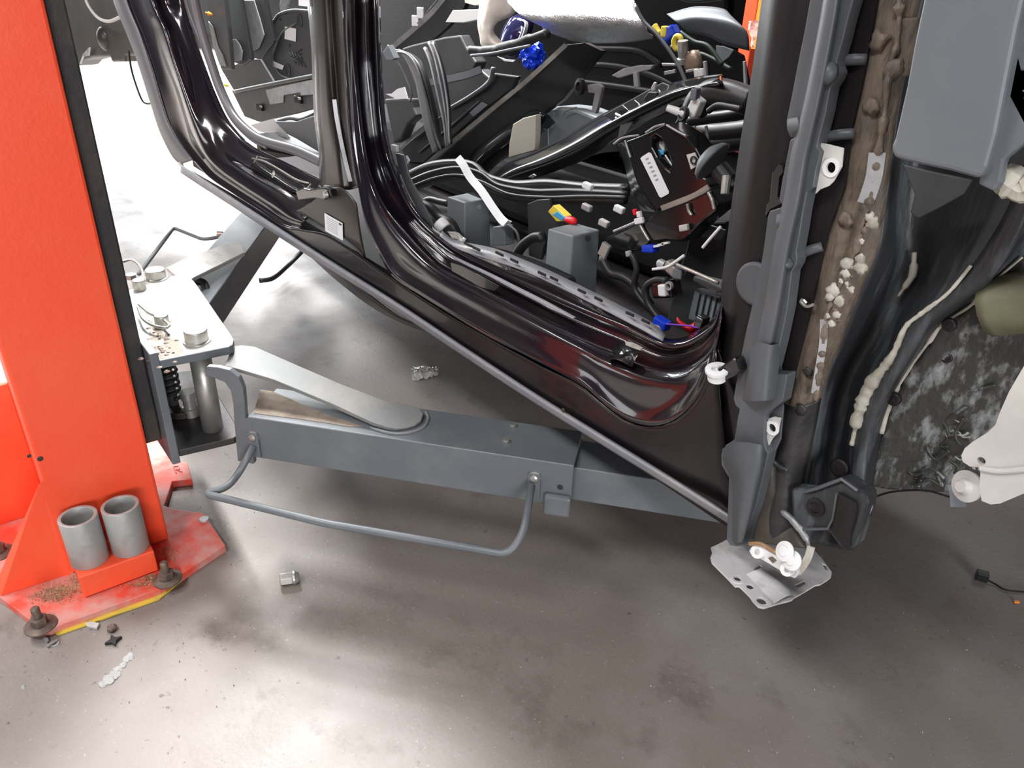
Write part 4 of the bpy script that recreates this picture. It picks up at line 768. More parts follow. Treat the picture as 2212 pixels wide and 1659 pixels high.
t = group('storage_tray', 'dark grey tray with a pale upper lip under the flat charcoal panel', 'tray', 970, 260, 1.52)
sheet('panel', None, None, [(905, 182), (1036, 150), (1062, 172), (1040, 195), (975, 236), (930, 268), (915, 240)], 1.52, .04, PLK, bevel=.005, parent=t)
link('lip', strip([PY(918, 180, 1.515), PY(1000, 163, 1.515), PY(1038, 150, 1.515)], .022, .004), PLGL, t)
t = group('ribbed_trim', 'black ribbed panel with raised lip, behind the silver-edged pillar trim', 'car trim', 960, 330, 1.46)
sheet('panel', None, None, [(866, 322), (915, 276), (975, 232), (1035, 190), (1065, 158), (1118, 165), (1105, 192), (1030, 250), (965, 305), (915, 352), (880, 350)], 1.46, .02, PLB, bevel=.004, parent=t)
rope('raised_lip', None, None, [(972, 234), (1010, 212), (1045, 188), (1060, 172), (1066, 146)], 1.45, .007, PLG, parent=t)
link('edge', strip([PY(862, 318, 1.45), PY(917, 274, 1.45)], .012, .003), GALV, t)
for k in range(4): rope('rib', None, None, [(905+k*22, 330-k*18), (985+k*16, 262-k*14)], 1.455, .003, PLK, parent=t, n=4)
sheet('blank_label', None, None, [(1015, 243), (1041, 220), (1054, 227), (1024, 252)], 1.455, -.002, PLGL, bevel=0, parent=t)
t = group('door_seal', 'broad black rubber seal curving down left of the pale strands', 'rubber seal', 955, 335, 1.32)
link('seal_body', loft([C([(848, 112), (868, 118), (893, 165), (905, 220), (918, 280), (935, 330)], 1.32), C([(855, 108), (885, 118), (912, 160), (926, 220), (938, 280), (950, 325)], 1.30), C([(862, 105), (905, 125), (925, 165), (942, 230), (952, 285), (962, 318)], 1.33)], n=30, m=4), RUBB, t, solid=.006, smooth=True)
rope('seal_lip', None, None, [(850, 112), (880, 118), (902, 150), (922, 220), (940, 290), (953, 325)], 1.296, .0035, PLG, parent=t)
rope('seal_lip', None, None, [(838, 98), (862, 140), (880, 175), (889, 200), (886, 220)], 1.296, .003, PLG, parent=t)
for i, (pts, lab) in enumerate((([(919, 104), (930, 130), (940, 170), (952, 225), (962, 270), (966, 318)], 'leftmost of the three pale-edged seal strands hanging in the cabin'), ([(928, 92), (940, 120), (952, 170), (962, 225), (968, 270), (970, 315)], 'middle of the three pale-edged seal strands hanging in the cabin'), ([(937, 92), (950, 125), (962, 175), (970, 235), (972, 290), (974, 312)], 'rightmost of the three pale-edged seal strands hanging in the cabin'))):
    t = thing('seal_strand', lab, 'rubber seal', PY(pts[-1][0], pts[-1][1], 1.33-i*.01), 'hanging seal strands')
    rope('strand', None, None, pts, 1.33-i*.01, .009, RUB if i < 2 else RUBB, parent=t, flat=.6)
    rope('bead', None, None, [(x-3, y) for x, y in pts], 1.32-i*.01, .003, GALV, parent=t)
sheet('plastic_bracket', 'small grey bracket at the top of the broad black seal', 'bracket', [(826, 113), (838, 97), (852, 126), (846, 130), (834, 129)], 1.25, .02, PLGL)
sheet('crumpled_paper', 'crumpled white paper beside the centre pillar', 'paper', [(833, 203), (846, 202), (858, 192), (873, 188), (880, 213), (858, 215), (846, 209)], 1.4, .004, PAPER, bevel=0)
sheet('seat_trim', 'charcoal moulded cover below the crumpled paper, beside the centre pillar', 'car trim', [(830, 214), (888, 213), (892, 232), (900, 250), (880, 268), (866, 300), (850, 310), (842, 270)], 1.40, .04, PLK, bevel=.006)
o = link('relay_plug', cbox(PY(853, 320, 1.1), (.022, .012, .018), .3), WHITE, bevel=.002); tag(o, 'small white plug on the edge of the front opening, beside the curved pillar', 'plug')
t = group('hook_and_loop_tag', 'white square tag with a dark symbol, clipped beside the centre pillar', 'tag', 875, 347, 1.08)
sheet('tag_body', None, None, [(866, 340), (877, 336), (883, 347), (876, 358), (868, 351)], 1.08, .006, WHITE, parent=t)
sheet('mark', None, None, [(870, 343), (876, 341), (878, 348), (874, 351)], 1.0795, -.001, PRINT, bevel=0, parent=t)
sheet('sill_liner', 'grey ragged plastic liner running down the inner edge of the curved pillar', 'car trim', [(853, 330), (872, 335), (882, 380), (905, 425), (930, 475), (945, 500), (938, 503), (905, 462), (880, 415), (862, 370)], 1.02, .006, PLG)
# seal bundle lying across
for i, (pts, r, lab) in enumerate((([(880, 382), (925, 362), (975, 355), (1020, 360), (1050, 385), (1110, 402), (1180, 400), (1260, 408), (1352, 412)], .016, 'uppermost thick black rubber seal lying across the cabin floor'), ([(886, 396), (930, 378), (985, 368), (1035, 378), (1075, 405), (1150, 418), (1230, 418), (1350, 424)], .013, 'second thick black rubber seal of the bundle across the cabin floor'), ([(890, 408), (940, 390), (990, 384), (1040, 398), (1100, 425), (1180, 432), (1260, 430), (1350, 432)], .010, 'thin lowest black seal of the bundle across the cabin floor'))):
    t = thing('rubber_seal', lab, 'rubber seal', PY(1050, 400, 1.26-i*.03), 'bundle of seals across the cabin'); rope('seal_body', None, None, pts, 1.26-i*.03, r, RUBB, n=50, parent=t)
    rope('seal_lip', None, None, [(x, y-6) for x, y in pts], 1.25-i*.03, .0035, PLK, n=50, parent=t)
o = link('white_strap', strip([PY(x, y, 1.155-(x-985)*.0004) for x, y in ((988, 340), (1000, 355), (1015, 382), (1040, 412), (1062, 445), (1080, 470), (1092, 482))], .021, .002), PAPER); tag(o, 'white flat strap hanging over the black seals beside the front seat mount', 'strap')
sheet('strap_end', 'pale folded tab at the foot of the white strap', 'tab', [(1075, 480), (1092, 474), (1104, 478), (1100, 486), (1084, 490)], 1.13, .003, PAPER, bevel=0)
sheet('grey_wedge', 'small pale wedge of plastic under the bundle of seals', 'plastic piece', [(915, 412), (945, 388), (952, 388), (930, 402)], 1.22, .004, GALV, bevel=0)
# glossy curved pillar trim
t = group('curved_pillar_trim', 'large glossy black curved pillar trim with clips, lying across the middle', 'car trim', 1150, 400, 1.35)
u0 = [(1046, 400), (1085, 358), (1150, 332), (1220, 298), (1290, 256), (1360, 220), (1430, 186), (1500, 168), (1560, 160)]
u1 = [(1052, 402), (1110, 375), (1180, 350), (1250, 316), (1310, 280), (1375, 245), (1440, 214), (1505, 192), (1560, 182)]
u2 = [(1058, 404), (1130, 392), (1200, 370), (1270, 342), (1325, 305), (1385, 272), (1450, 240), (1510, 212), (1565, 200)]
YY = lambda x: 1.42-(x-1046)*.0003
link('shell', loft([[PY(x, y, YY(x)) for x, y in u0], [PY(x, y, YY(x)-.06) for x, y in u1], [PY(x, y, YY(x)+.03) for x, y in u2]], n=60, m=6), PLBG, t, solid=.003, smooth=True)
link('edge', strip([PY(x, y-1, YY(x)-.004) for x, y in u0[:6]], .005, .003), PLGL, t)
rb = sheet('ribbed_back', None, None, [(1300, 250), (1380, 205), (1430, 178), (1470, 195), (1440, 222), (1390, 250), (1370, 268), (1340, 268)], 1.29, .004, PLK, parent=t)
for k in range(6): sheet('rib', None, None, [(1335+k*6, 240-k*1), (1339+k*6, 238-k*1), (1345+k*6, 250-k), (1341+k*6, 252-k)], 1.286, .004, PLGL if k > 3 else PLB, bevel=0, parent=rb)
for k in range(4): rope('rib_line', None, None, [(1345+k*26, 228-k*11), (1372+k*26, 252-k*12)], 1.287, .0022, PLB, parent=rb, n=4)
for (a, b) in (((1330, 246), (1362, 262)), ((1330, 254), (1352, 266))): rope('pale_rib', None, None, [a, b], 1.285, .003, GALV, parent=rb, n=4)
sheet('clip', None, None, [(1388, 215), (1400, 198), (1418, 200), (1420, 218), (1400, 226)], 1.27, .02, PLB, parent=t); sheet('clip_spring', None, None, [(1405, 190), (1412, 177), (1417, 178), (1413, 196), (1406, 198)], 1.265, .006, GALV, parent=t)
sheet('flap', None, None, [(1340, 264), (1368, 262), (1352, 290), (1334, 300)], 1.28, .004, PLG, parent=t)
sheet('highlight_clip', None, None, [(1140, 382), (1152, 375), (1158, 380), (1150, 386)], 1.33, .006, STEEL, parent=t)
sheet('cream_block', 'cream painted block standing behind the glossy curved trim', 'block', [(1108, 268), (1130, 255), (1157, 248), (1156, 300), (1154, 325), (1098, 340), (1100, 310)], 1.40, .02, CREAM)
sheet('blower_box', 'charcoal box behind the glossy curved trim, beside the knobbed metal bracket', 'box', [(1180, 236), (1200, 230), (1240, 235), (1310, 262), (1300, 290), (1215, 330), (1182, 335)], 1.56, .10, BRKT, bevel=.008)
rope('wire_hook', 'thin bent wire hook on the charcoal box', 'wire', [(1218, 248), (1222, 240), (1245, 232)], 1.54, .0022, STEEL, k=6)
t = group('metal_bracket', 'small pale metal bracket with black knob above the charcoal box', 'bracket', 1285, 240, 1.5)
sheet('bracket_arm', None, None, [(1268, 184), (1290, 180), (1300, 188), (1292, 225), (1286, 246), (1277, 240), (1284, 202), (1270, 200)], 1.5, .012, GALV, parent=t)
link('knob', lathe([(.022, 0), (.022, .01), (.012, .012), (.010, .006)], PY(1256, 188, 1.495), (-.2, -1, .1), k=20), SATIN, t)
# heat insulation and foil
t = group('heat_shield', 'crumpled silver foil heat shield over the dashboard at top centre', 'heat shield', 1280, 92, 1.55)
fo = [[(1085, -40), (1150, -45), (1230, -45), (1310, -45), (1372, -40)], [(1098, 0), (1160, 2), (1230, 0), (1310, 2), (1372, 12)], [(1112, 24), (1170, 30), (1235, 28), (1315, 34), (1385, 42)], [(1150, 46), (1190, 55), (1245, 60), (1330, 62), (1398, 66)], [(1180, 66), (1210, 80), (1260, 92), (1340, 93), (1412, 84)]]
fy = [1.50, 1.46, 1.42, 1.44, 1.56]
def crumple(me, a):
    for v in me.vertices: v.co.y += math.sin(v.co.x*60+v.co.z*45)*a+random.uniform(-a, a)*.3
    return me
link('foil', crumple(loft([C(r, y) for r, y in zip(fo, fy)], n=50, m=6), .005), FOIL, t, solid=.002, smooth=True)
link('edge_fold', tube(C([(1370, 8), (1374, 28), (1388, 48), (1395, 66)], 1.44), .004, n=20), WHITE, t, smooth=True)
t = group('insulation_ring', 'beige felt insulation loop left of the silver heat shield', 'insulation', 1060, 100, 1.6)
link('felt', loft([C([(1040, -40), (1035, 10), (1031, 50), (1036, 80), (1042, 102), (1075, 104)], 1.60), C([(1075, -40), (1060, 5), (1048, 45), (1052, 72), (1062, 92), (1085, 101)], 1.57), C([(1120, -40), (1112, 26), (1076, 48), (1066, 66), (1078, 84), (1094, 98)], 1.60)], n=30, m=5), INSUL, t, solid=.008, smooth=True)
sheet('white_duct', 'white flat duct end left of the beige insulation', 'duct', [(962, 48), (978, 22), (1034, 20), (1034, 42), (1000, 49)], 1.64, .03, WHITE)
sheet('felt_scrap', 'small grey-pink felt scrap at the top above the white duct', 'insulation', [(1002, -10), (1042, -10), (1040, 8), (1025, 12), (1004, 6)], 1.68, .02, INSUL)
o = link('blue_lamp', mesh(*ico(PY(1150, 120, 1.52), .045, (1, .6, .8), .28, 3)), BLUEF); tag(o, 'crumpled bright blue foil below the black trim strip', 'blue foil')
t = group('clear_lamp_unit', 'clear bluish reflector unit inside the beige insulation loop', 'lamp unit', 1125, 85, 1.66)
link('reflector', lathe([(.075, 0), (.07, .03), (.045, .055), (.01, .06)], PY(1125, 82, 1.70), (-.3, -1, .5)), mat('violet_glass', (.05, .05, .16), .08, metal=.6), t, smooth=True)
for r in (.03, .05): link('ring', pipe(PY(1122, 78, 1.66), (-.3, -1, .5), r, r-.006, .01, 28), GALV, t)
rope('black_moulding', 'thick wavy black moulding crossing in front of the blue foil', 'moulding', [(1015, 108), (1060, 110), (1110, 100), (1150, 84), (1182, 72)], 1.38, [.012, .015, .018, .016, .012], RUBB)
rope('moulding_bead', 'thin pale-edged black bead below the wavy moulding', 'moulding', [(1018, 120), (1060, 116), (1100, 108), (1145, 99)], 1.33, .004, PLGL)
sheet('white_scrap', 'white curved scrap left of the blue foil', 'scrap', [(1074, 122), (1092, 128), (1112, 130), (1108, 134), (1090, 132)], 1.5, .003, PAPER, bevel=0)
# upper right
t = group('clear_cover', 'smoky grey translucent cover at top right, in front of the far red column', 'cover', 1540, 110, 1.9)
link('cover_shell', loft([C([(1440, 30), (1500, 14), (1560, 18), (1580, 34)], 1.92), C([(1462, 48), (1510, 42), (1570, 52), (1612, 68)], 1.88), C([(1488, 70), (1530, 80), (1565, 96), (1618, 110)], 1.92)], n=24, m=5), PLGL, t, solid=.003, smooth=True)
sheet('torn_corner', None, None, [(1546, 98), (1564, 100), (1585, 108), (1574, 124), (1555, 138), (1547, 120)], 1.87, .003, PLGL, parent=t)
t = thing('lift_column', 'red lift column far behind the car, seen past the smoky cover', 'car lift column', PY(1610, 60, 3.3).xyz*1.0-V((0, 0, PY(1610, 60, 3.3).z)))
a0, a1 = PY(1555, 0, 3.3), PY(1638, 0, 3.3)
link('post', obox((a0.x, 3.3, 0), (a1.x-a0.x, 0, 0), (0, .25, 0), (0, 0, 3.4)), RED, t, bevel=.006)
link('tape', obox(PY(1622, 105, 3.2)+V((0, 0, 0)), (.09, 0, 0), (0, .01, 0), (0, 0, .9)), ORG, t)
link('torn_wrap', crumple(loft([C([(1622, 45), (1620, 75), (1615, 100)], 3.15), C([(1640, 42), (1638, 75), (1632, 108)], 3.15)], n=10, m=4), .02), WRAP, t)
rope('stay_cable', 'thin grey stay cable curving from the foil heat shield down right', 'cable', [(1372, 12), (1390, 45), (1420, 75), (1450, 115), (1470, 150), (1482, 180)], 1.40, .004, PLG, k=6)
t = group('connector', 'blue connector with yellow leads at top right, above the yellow ring', 'connector', 1445, 80, 1.6)
link('blue_body', cbox(PY(1447, 76, 1.6), (.05, .03, .03), 0, 0, -.7), BLUE, t, bevel=.006); rope('yellow_lead', None, None, [(1414, 55), (1420, 66), (1424, 72)], 1.6, .008, YELP, parent=t); link('yellow_tab', cbox(PY(1436, 68, 1.59), (.016, .02, .025), .3), YELP, t, bevel=.003)
o = link('yellow_ring', tube([PY(1464+8*math.cos(a*.5236), 92+14*math.sin(a*.5236), 1.58) for a in range(13)], .007, n=40), YELP, smooth=True); tag(o, 'upright yellow ring at top right, among dark green wires', 'ring')
for i, (pts, lab) in enumerate((([(1470, 70), (1500, 90), (1530, 100), (1560, 140)], 'dark green wire loop under the smoky cover'), ([(1450, 100), (1480, 115), (1520, 118), (1580, 150)], 'second dark green wire, lower, under the smoky cover'), ([(1430, -20), (1490, 0), (1560, -5), (1600, -20)], 'dark green wire along the top edge above the smoky cover'))): rope('green_wire', lab, 'wire', pts, 1.75+.06*i, .006, GREENW)
sheet('lever', 'pale worn metal lever lying above the ribbed end of the curved trim', 'lever', [(1320, 163), (1345, 148), (1380, 141), (1412, 140), (1405, 150), (1365, 160), (1335, 169)], 1.48, .012, GALV)
sheet('metal_tip', 'short white-grey metal bar right of the pale lever', 'bar', [(1428, 136), (1456, 137), (1457, 143), (1430, 143)], 1.47, .01, GALV)
o = link('threaded_stud', lathe([(.014, 0), (.014, .012), (.010, .014), (.012, .03), (.012, .05)], PY(1475, 138, 1.46), (0, -.2, 1), k=14), STEEL); tag(o, 'small bright metal stud beside the stay cable', 'stud')
o = link('domed_fitting', mesh(*ico(PY(1498, 133, 1.46), .022, (1, .7, 1.2), .12)), mat('tan_metal', (.3, .22, .16), .45, metal=.4), smooth=True); tag(o, 'brownish metal cap right of the small stud', 'cap')
for (x, y, w_, h_, m, lab) in ((1510, 157, .022, .016, WHITE, 'tiny white plug above the thick black hose'), (1548, 182, .05, .010, PAPER, 'white tape piece at the top of the thick black hose'), (1524, 148, .006, .03, GALV, 'thin upright pale pin right of the tiny white plug'), (1610, 165, .005, .06, GALV, 'thin pale rod close to the hinge pillar at top'), (1495, 152, .03, .006, GALV, 'short flat metal sliver beside the brownish cap'), (1375, 172, .014, .035, GALV, 'small pale clip under the worn metal lever'), (1448, 156, .03, .008, GALV, 'short bright sliver under the grey-white bar')):
    o = link('small_fitting', cbox(PY(x, y, 1.44), (w_, .008, h_), .1, 0, -.25), m, bevel=.001); tag(o, lab, 'fitting')
t = group('white_plug', 'white plastic plug with ringed pin, left of thick black hoses', 'plug', 1490, 258, 1.22)
sheet('plug_body', None, None, [(1482, 235), (1497, 206), (1513, 219), (1498, 254), (1488, 256)], 1.15, .02, WHITE, bevel=.003, parent=t)
link('ring', pipe(PY(1480, 247, 1.14), (-.3, -1, .2), .013, .009, .008, 20), PLB, t); link('pin', lathe([(.008, 0), (.007, .02), (.006, .034)], PY(1478, 246, 1.145), (-.9, -.5, .25), k=12), WHITE, t)
link('latch', cbox(PY(1502, 203, 1.15), (.012, .02, .02), .3), PLGL, t, bevel=.002)
rope('plug_lead', 'thin wire dropping from the white plug to the module', 'wire', [(1470, 250), (1455, 275), (1450, 290)], 1.20, .0014, PLGL, k=5)
for i, (pts, r, lab) in enumerate((([(1500, 240), (1515, 212), (1545, 200), (1580, 205), (1625, 222)], .026, 'thickest black corrugated hose, arching beside the hinge pillar'), ([(1490, 262), (1530, 255), (1570, 250), (1625, 240)], .012, 'black hose running level below the arching hose'), ([(1486, 280), (1530, 285), (1580, 282), (1630, 275)], .018, 'black duct second below the arching hose'), ([(1495, 310), (1540, 312), (1590, 305), (1625, 300)], .022, 'black duct third below the arching hose'), ([(1530, 240), (1550, 228), (1580, 232), (1600, 236)], .006, 'thin wrapped cable under the arch of the thick hose'))):
    rope('black_hose', lab, 'hose', pts, 1.24+(0, .10, .16, .24, -.04)[i], r, RUBB if i != 2 else PLK)
for (x, lab) in ((1500, 'left'), (1525, 'right')):
    rope('duct_rib', 'pale vertical seam on the black ducts, %s one' % lab, 'seam', [(x, 272), (x+3, 290), (x+4, 318)], 1.21, .003, PLGL, k=6)
# electronic module with white label
t = group('control_module', 'glossy black control module with a white label, tilted on the cabin floor', 'control module', 1440, 440, 1.12)
mf = [(1351, 305), (1381, 294), (1408, 282), (1436, 268), (1462, 280), (1484, 294), (1503, 320), (1520, 353), (1505, 374), (1526, 385), (1534, 402), (1500, 424), (1460, 440), (1429, 450), (1417, 457), (1395, 425), (1377, 398), (1366, 365), (1358, 335)]
link('case', plate(PYs(mf, 1.12), (0, .05, 0), [PYs([(1407, 298), (1416, 292), (1428, 300), (1440, 325), (1450, 352), (1446, 368), (1436, 360), (1420, 340), (1408, 318)], 1.12)]), PLBG, t, bevel=.004, seg=3)
link('side_wall', loft([C([(1328, 310), (1345, 345), (1360, 398), (1384, 455)], 1.17), C([(1352, 308), (1362, 345), (1378, 398), (1416, 458)], 1.12)], n=10, m=2, sharp=True), PLBG, t, solid=.003)
lb = sheet('label', None, None, [(1384, 342), (1388, 338), (1402, 329), (1407, 331), (1446, 415), (1444, 419), (1429, 427), (1425, 425)], 1.118, -.001, PAPER, bevel=0, parent=t)
for k in range(6):
    x, y = 1394+k*4.2, 343+k*9.0; sheet('print_mark', None, None, [(x, y), (x+6, y-3), (x+7.3, y-.4), (x+1.3, y+2.6)], 1.1165, -.0004, PRINT, bevel=0, parent=lb)
tg = sheet('pale_tag', None, None, [(1484, 334), (1502, 329), (1506, 338), (1513, 354), (1494, 366), (1490, 352)], 1.117, -.002, OFFW, bevel=0, parent=t)
link('tag_ring', pipe(PY(1499, 346, 1.113), (0, -1, 0), .0075, .005, .002, 18), PLB, tg); link('tag_bar', cbox(PY(1506, 351, 1.113), (.004, .001, .012), 0, 0, .3), PLB, tg)
link('inner_connector', cbox(PY(1427, 322, 1.15), (.028, .02, .034), .2), WHITE, t, bevel=.003); link('inner_connector', cbox(PY(1425, 328, 1.135), (.020, .004, .008), .2), CYAN, t, bevel=.001)
for k in range(6): rope('wire', None, None, [(1422+k*3, 335), (1430+k*4, 350+k), (1438+k*3, 362)], 1.14, .0016, WHITE if k % 2 else PLB, parent=t, k=5)
for pts in ([(1326, 311), (1345, 298), (1380, 292)], [(1395, 287), (1415, 274), (1436, 268)], [(1440, 270), (1462, 283), (1482, 293)], [(1350, 303), (1357, 325), (1362, 340)]):
    rope('pale_edge', None, None, pts, 1.115, .0022, GALV, parent=t, k=6)  # edge highlights of the module, built in as pale metal tubes
link('lower_ledge', strip([PY(x, y, 1.113) for x, y in ((1428, 450), (1460, 438), (1500, 422), (1530, 404))], .010, .004), STEEL, t)
t = group('junction_box', 'black box with bare clips directly under the labelled control module', 'junction box', 1430, 530, 1.10)
sheet('case', None, None, [(1305, 516), (1377, 481), (1429, 455), (1480, 436), (1534, 410), (1552, 438), (1545, 457), (1512, 484), (1474, 524), (1440, 520), (1406, 524), (1385, 541), (1350, 548), (1318, 540)], 1.10, .05, PLBG, bevel=.004, parent=t)
for pts, m in (([(1326, 500), (1350, 490), (1378, 478)], GALV), ([(1382, 485), (1390, 500), (1402, 520)], STEEL), ([(1485, 440), (1488, 455), (1494, 465)], STEEL), ([(1530, 415), (1538, 432), (1543, 452)], STEEL)): rope('pale_edge', None, None, pts, 1.095, .003, m, parent=t, k=6)
for (x, y, w_, m) in ((1381, 477, .022, WHITE), (1381, 463, .010, WHITE), (1478, 492, .020, OFFW), (1358, 548, .012, FOAM), (1372, 458, .008, REDP)): link('clip', cbox(PY(x, y, 1.092), (w_, .008, .012), 0, 0, -.4), m, t, bevel=.002)
link('blue_plug', cbox(PY(1405, 537, 1.08), (.030, .02, .014), 0, 0, -.25), BLUE, t, bevel=.003)
for k in range(3): link('plug_pin', cbox(PY(1420+k*9, 531+k*-3, 1.075), (.016, .006, .004), 0, 0, -.4), WHITE, t)
t = group('rubber_grommet', 'grey mushroom-shaped grommet on a black stem, right of the control module', 'grommet', 1550, 385, 1.05)
link('cap', lathe([(.004, .02), (.02, .018), (.034, .008), (.038, 0), (.034, -.002), (.008, .004)], PY(1540, 350, 1.08), (-.85, -.2, .5)), PLGL, t, smooth=True)
link('stem', lathe([(.016, 0), (.016, .03), (.012, .032), (.012, .045)], PY(1552, 362, 1.08), (.8, .1, -.6), k=20), PLB, t, bevel=.002)
link('bolt', lathe([(.008, 0), (.007, .03)], PY(1570, 380, 1.07), (.3, -.3, -1), k=10), STEEL, t)
# footwell, right end
sheet('footwell_lining', 'dark grey moulded lining beside the hinge pillar below the module', 'car lining', [(1495, 480), (1570, 478), (1562, 560), (1555, 700), (1480, 715), (1440, 690), (1460, 600), (1480, 545)], 1.22, .02, PLK, bevel=.004)
sheet('grey_card', 'pale grey card behind the junction box at the hinge pillar', 'card', [(1505, 492), (1528, 484), (1568, 497), (1556, 520), (1512, 512)], 1.18, .004, PLGL)
t = group('foot_rest', 'grey slotted foot rest beside the hinge pillar', 'foot rest', 1515, 705, 1.08)
sheet('panel', None, None, [(1500, 625), (1556, 640), (1548, 690), (1538, 706), (1485, 690)], 1.08, .02, BRKT, bevel=.003, parent=t)
for k in range(4): sheet('slot', None, None, [(1512+k*12, 634+k*3), (1515+k*12, 635+k*3), (1505+k*12, 682+k*3), (1502+k*12, 681+k*3)], 1.078, -.001, PLB, bevel=0, parent=t)
sheet('ledge', None, None, [(1498, 596), (1556, 610), (1560, 630), (1545, 634), (1494, 606)], 1.05, .02, PLGL, bevel=.003, parent=t)
rope('bright_bar', 'thin bright metal bar over the slotted foot rest', 'bar', [(1462, 572), (1500, 588), (1552, 611)], 1.03, .0035, STEEL, n=6)
for (pts, r, lab) in (([(1518, 535), (1535, 515), (1557, 490)], .003, 'pale straight wire pointing up at the hinge pillar'), ([(1410, 582), (1440, 577), (1460, 565), (1478, 552)], .003, 'white curved wire below the junction box')): rope('pale_wire', lab, 'wire', pts, 1.04, r, WHITE, k=6)
t = group('connector', 'silver metal connector with rounded end, left of the bright bar', 'connector', 1455, 590, 1.05)
link('silver_body', cbox(PY(1458, 583, 1.05), (.04, .02, .022), 0, 0, .35), STEEL, t, bevel=.004); link('silver_end', lathe([(.009, 0), (.009, .012), (.005, .016)], PY(1436, 574, 1.05), (-1, -.2, .2), k=14), GALV, t); link('grey_cube', cbox(PY(1466, 590, 1.04), (.018, .015, .018), .3), PLGL, t, bevel=.002)
t = group('connector', 'black connector with white latch and barrel, above the red loop', 'connector', 1435, 640, 1.03)
link('body', cbox(PY(1440, 622, 1.04), (.05, .03, .034), 0, 0, -.35), PLBG, t, bevel=.004); link('white_latch', cbox(PY(1433, 627, 1.02), (.018, .012, .022), 0, 0, -.3), WHITE, t, bevel=.003); link('ring', pipe(PY(1448, 617, 1.02), (0, -1, 0), .008, .005, .006, 16), GALV, t)
rope('black_cable', 'black cable looping down around the white-latched connector', 'cable', [(1440, 606), (1415, 606), (1395, 622), (1400, 655), (1425, 690), (1440, 705)], 1.03, .007, RUBB)
rope('black_cable', 'black cable hanging from the junction box behind the sill', 'cable', [(1365, 550), (1375, 580), (1370, 620), (1388, 650), (1420, 685)], 1.05, .006, RUBB)
rope('black_cable', 'black cable at the foot of the larger seat mount, right side', 'cable', [(1300, 560), (1320, 590), (1350, 600), (1380, 625), (1405, 660)], 1.06, .009, RUBB)
o = link('red_loop', crumple(loft([C([(1463, 684), (1473, 694), (1486, 701), (1498, 697), (1508, 683)], 1.0), C([(1466, 694), (1475, 704), (1489, 710), (1502, 706), (1512, 696)], .992), C([(1469, 702), (1478, 713), (1491, 720), (1503, 716), (1511, 709)], 1.0)], n=24, m=4), .001), REDP, solid=.004, smooth=True); tag(o, 'red plastic loop at the front corner of the door sill', 'red strap')
o = link('blue_plug', cbox(PY(1430, 698, 1.0), (.030, .02, .018), 0, 0, .15), BLUE, bevel=.003); tag(o, 'blue plug beside the red loop at the front corner of the sill', 'plug')
rope('blue_wire', 'thin violet-blue wire from the blue plug across the red loop', 'wire', [(1440, 700), (1465, 702), (1490, 704), (1508, 708)], .985, .0018, mat('violet_wire', (.2, .05, .5), .4), k=5)
sheet('foil_scrap', 'crumpled silvery scrap at the end of the sill flange', 'scrap', [(1396, 712), (1410, 700), (1422, 704), (1428, 715), (1436, 728), (1412, 722)], .985, .004, GALV)
o = link('end_stop', cbox(PY(1516, 696, .995), (.018, .02, .024), 0, 0, .1), PLBG, bevel=.003); tag(o, 'small black cap at the right end of the red loop', 'cap')
# middle floor
o = link('corrugated_hose', tube(C([(1076, 556), (1110, 566), (1150, 580), (1190, 597), (1230, 616)], 1.04), [.0165 if i % 2 else .0215 for i in range(90)], n=90, k=14), PLK); tag(o, 'grey-black corrugated hose lying along the sill between the seat mounts', 'hose')
rope('wrapped_cable', 'cloth-wrapped black cable arching up between the two seat mounts', 'cable', [(1115, 552), (1130, 530), (1152, 514), (1172, 512)], 1.08, .012, RUBB)
sheet('slotted_plate', 'charcoal slotted plate standing behind the larger seat mount', 'plate', [(1139, 440), (1160, 432), (1186, 430), (1190, 460), (1225, 478), (1238, 490), (1185, 500), (1172, 540), (1168, 562), (1142, 552)], 1.18, .01, PLK)
sheet('grey_bracket', 'short grey bracket right behind the smaller seat mount', 'bracket', [(1064, 490), (1088, 488), (1092, 530), (1062, 530)], 1.14, .03, BRKT)
t = group('connector', 'yellow connector with light blue end above the larger seat mount', 'connector', 1205, 478, 1.14)
sheet('yellow_body', None, None, [(1183, 457), (1195, 443), (1222, 468), (1218, 478), (1202, 479)], 1.14, .02, YELP, parent=t); sheet('blue_end', None, None, [(1192, 464), (1204, 457), (1220, 470), (1214, 477)], 1.137, .004, CYAN, bevel=.001, parent=t)
o = link('red_plug', mesh(*ico(PY(1233, 476, 1.14), .016, (1.2, .7, .55), .08)), REDP, smooth=True); tag(o, 'small red plug right of the yellow connector', 'plug')
for (x, y, m, lab) in ((1338, 452, WHITE, 'white plug left of the junction box'), (1305, 482, OFFW, 'beige clip beside the top of the larger seat mount'), (1268, 352+96, GALV, 'pale metal sliver lying behind the larger seat mount'), (1270, 402, PAPER, 'white scrap above the black seals, right of centre')):
    o = link('small_plug', cbox(PY(x, y, 1.15), (.024, .014, .014), .2, 0, .2), m, bevel=.003); tag(o, lab, 'plug')
t = group('metal_clip', 'silver metal clip on the right side of the larger seat mount', 'clip', 1305, 560, 1.05)
link('clip_body', cbox(PY(1306, 540, 1.06), (.02, .01, .03), .2, 0, .35), STEEL, t, bevel=.002); link('clip_foot', cbox(PY(1302, 558, 1.06), (.014, .01, .024), .2, 0, .1), GALV, t, bevel=.002)
t = group('tape_roll', 'white taped cable end at the rear corner of the front door sill', 'cable end', 955, 495, 1.0)
link('white_cap', lathe([(.016, 0), (.018, .004), (.018, .022), (.014, .026)], PY(962, 494, 1.02), (-.75, -.3, .6), k=20), WHITE, t, bevel=.001); link('sleeve', lathe([(.014, 0), (.013, .04)], PY(964, 496, 1.025), (.9, .1, -.35), k=14), RUBB, t, smooth=True)
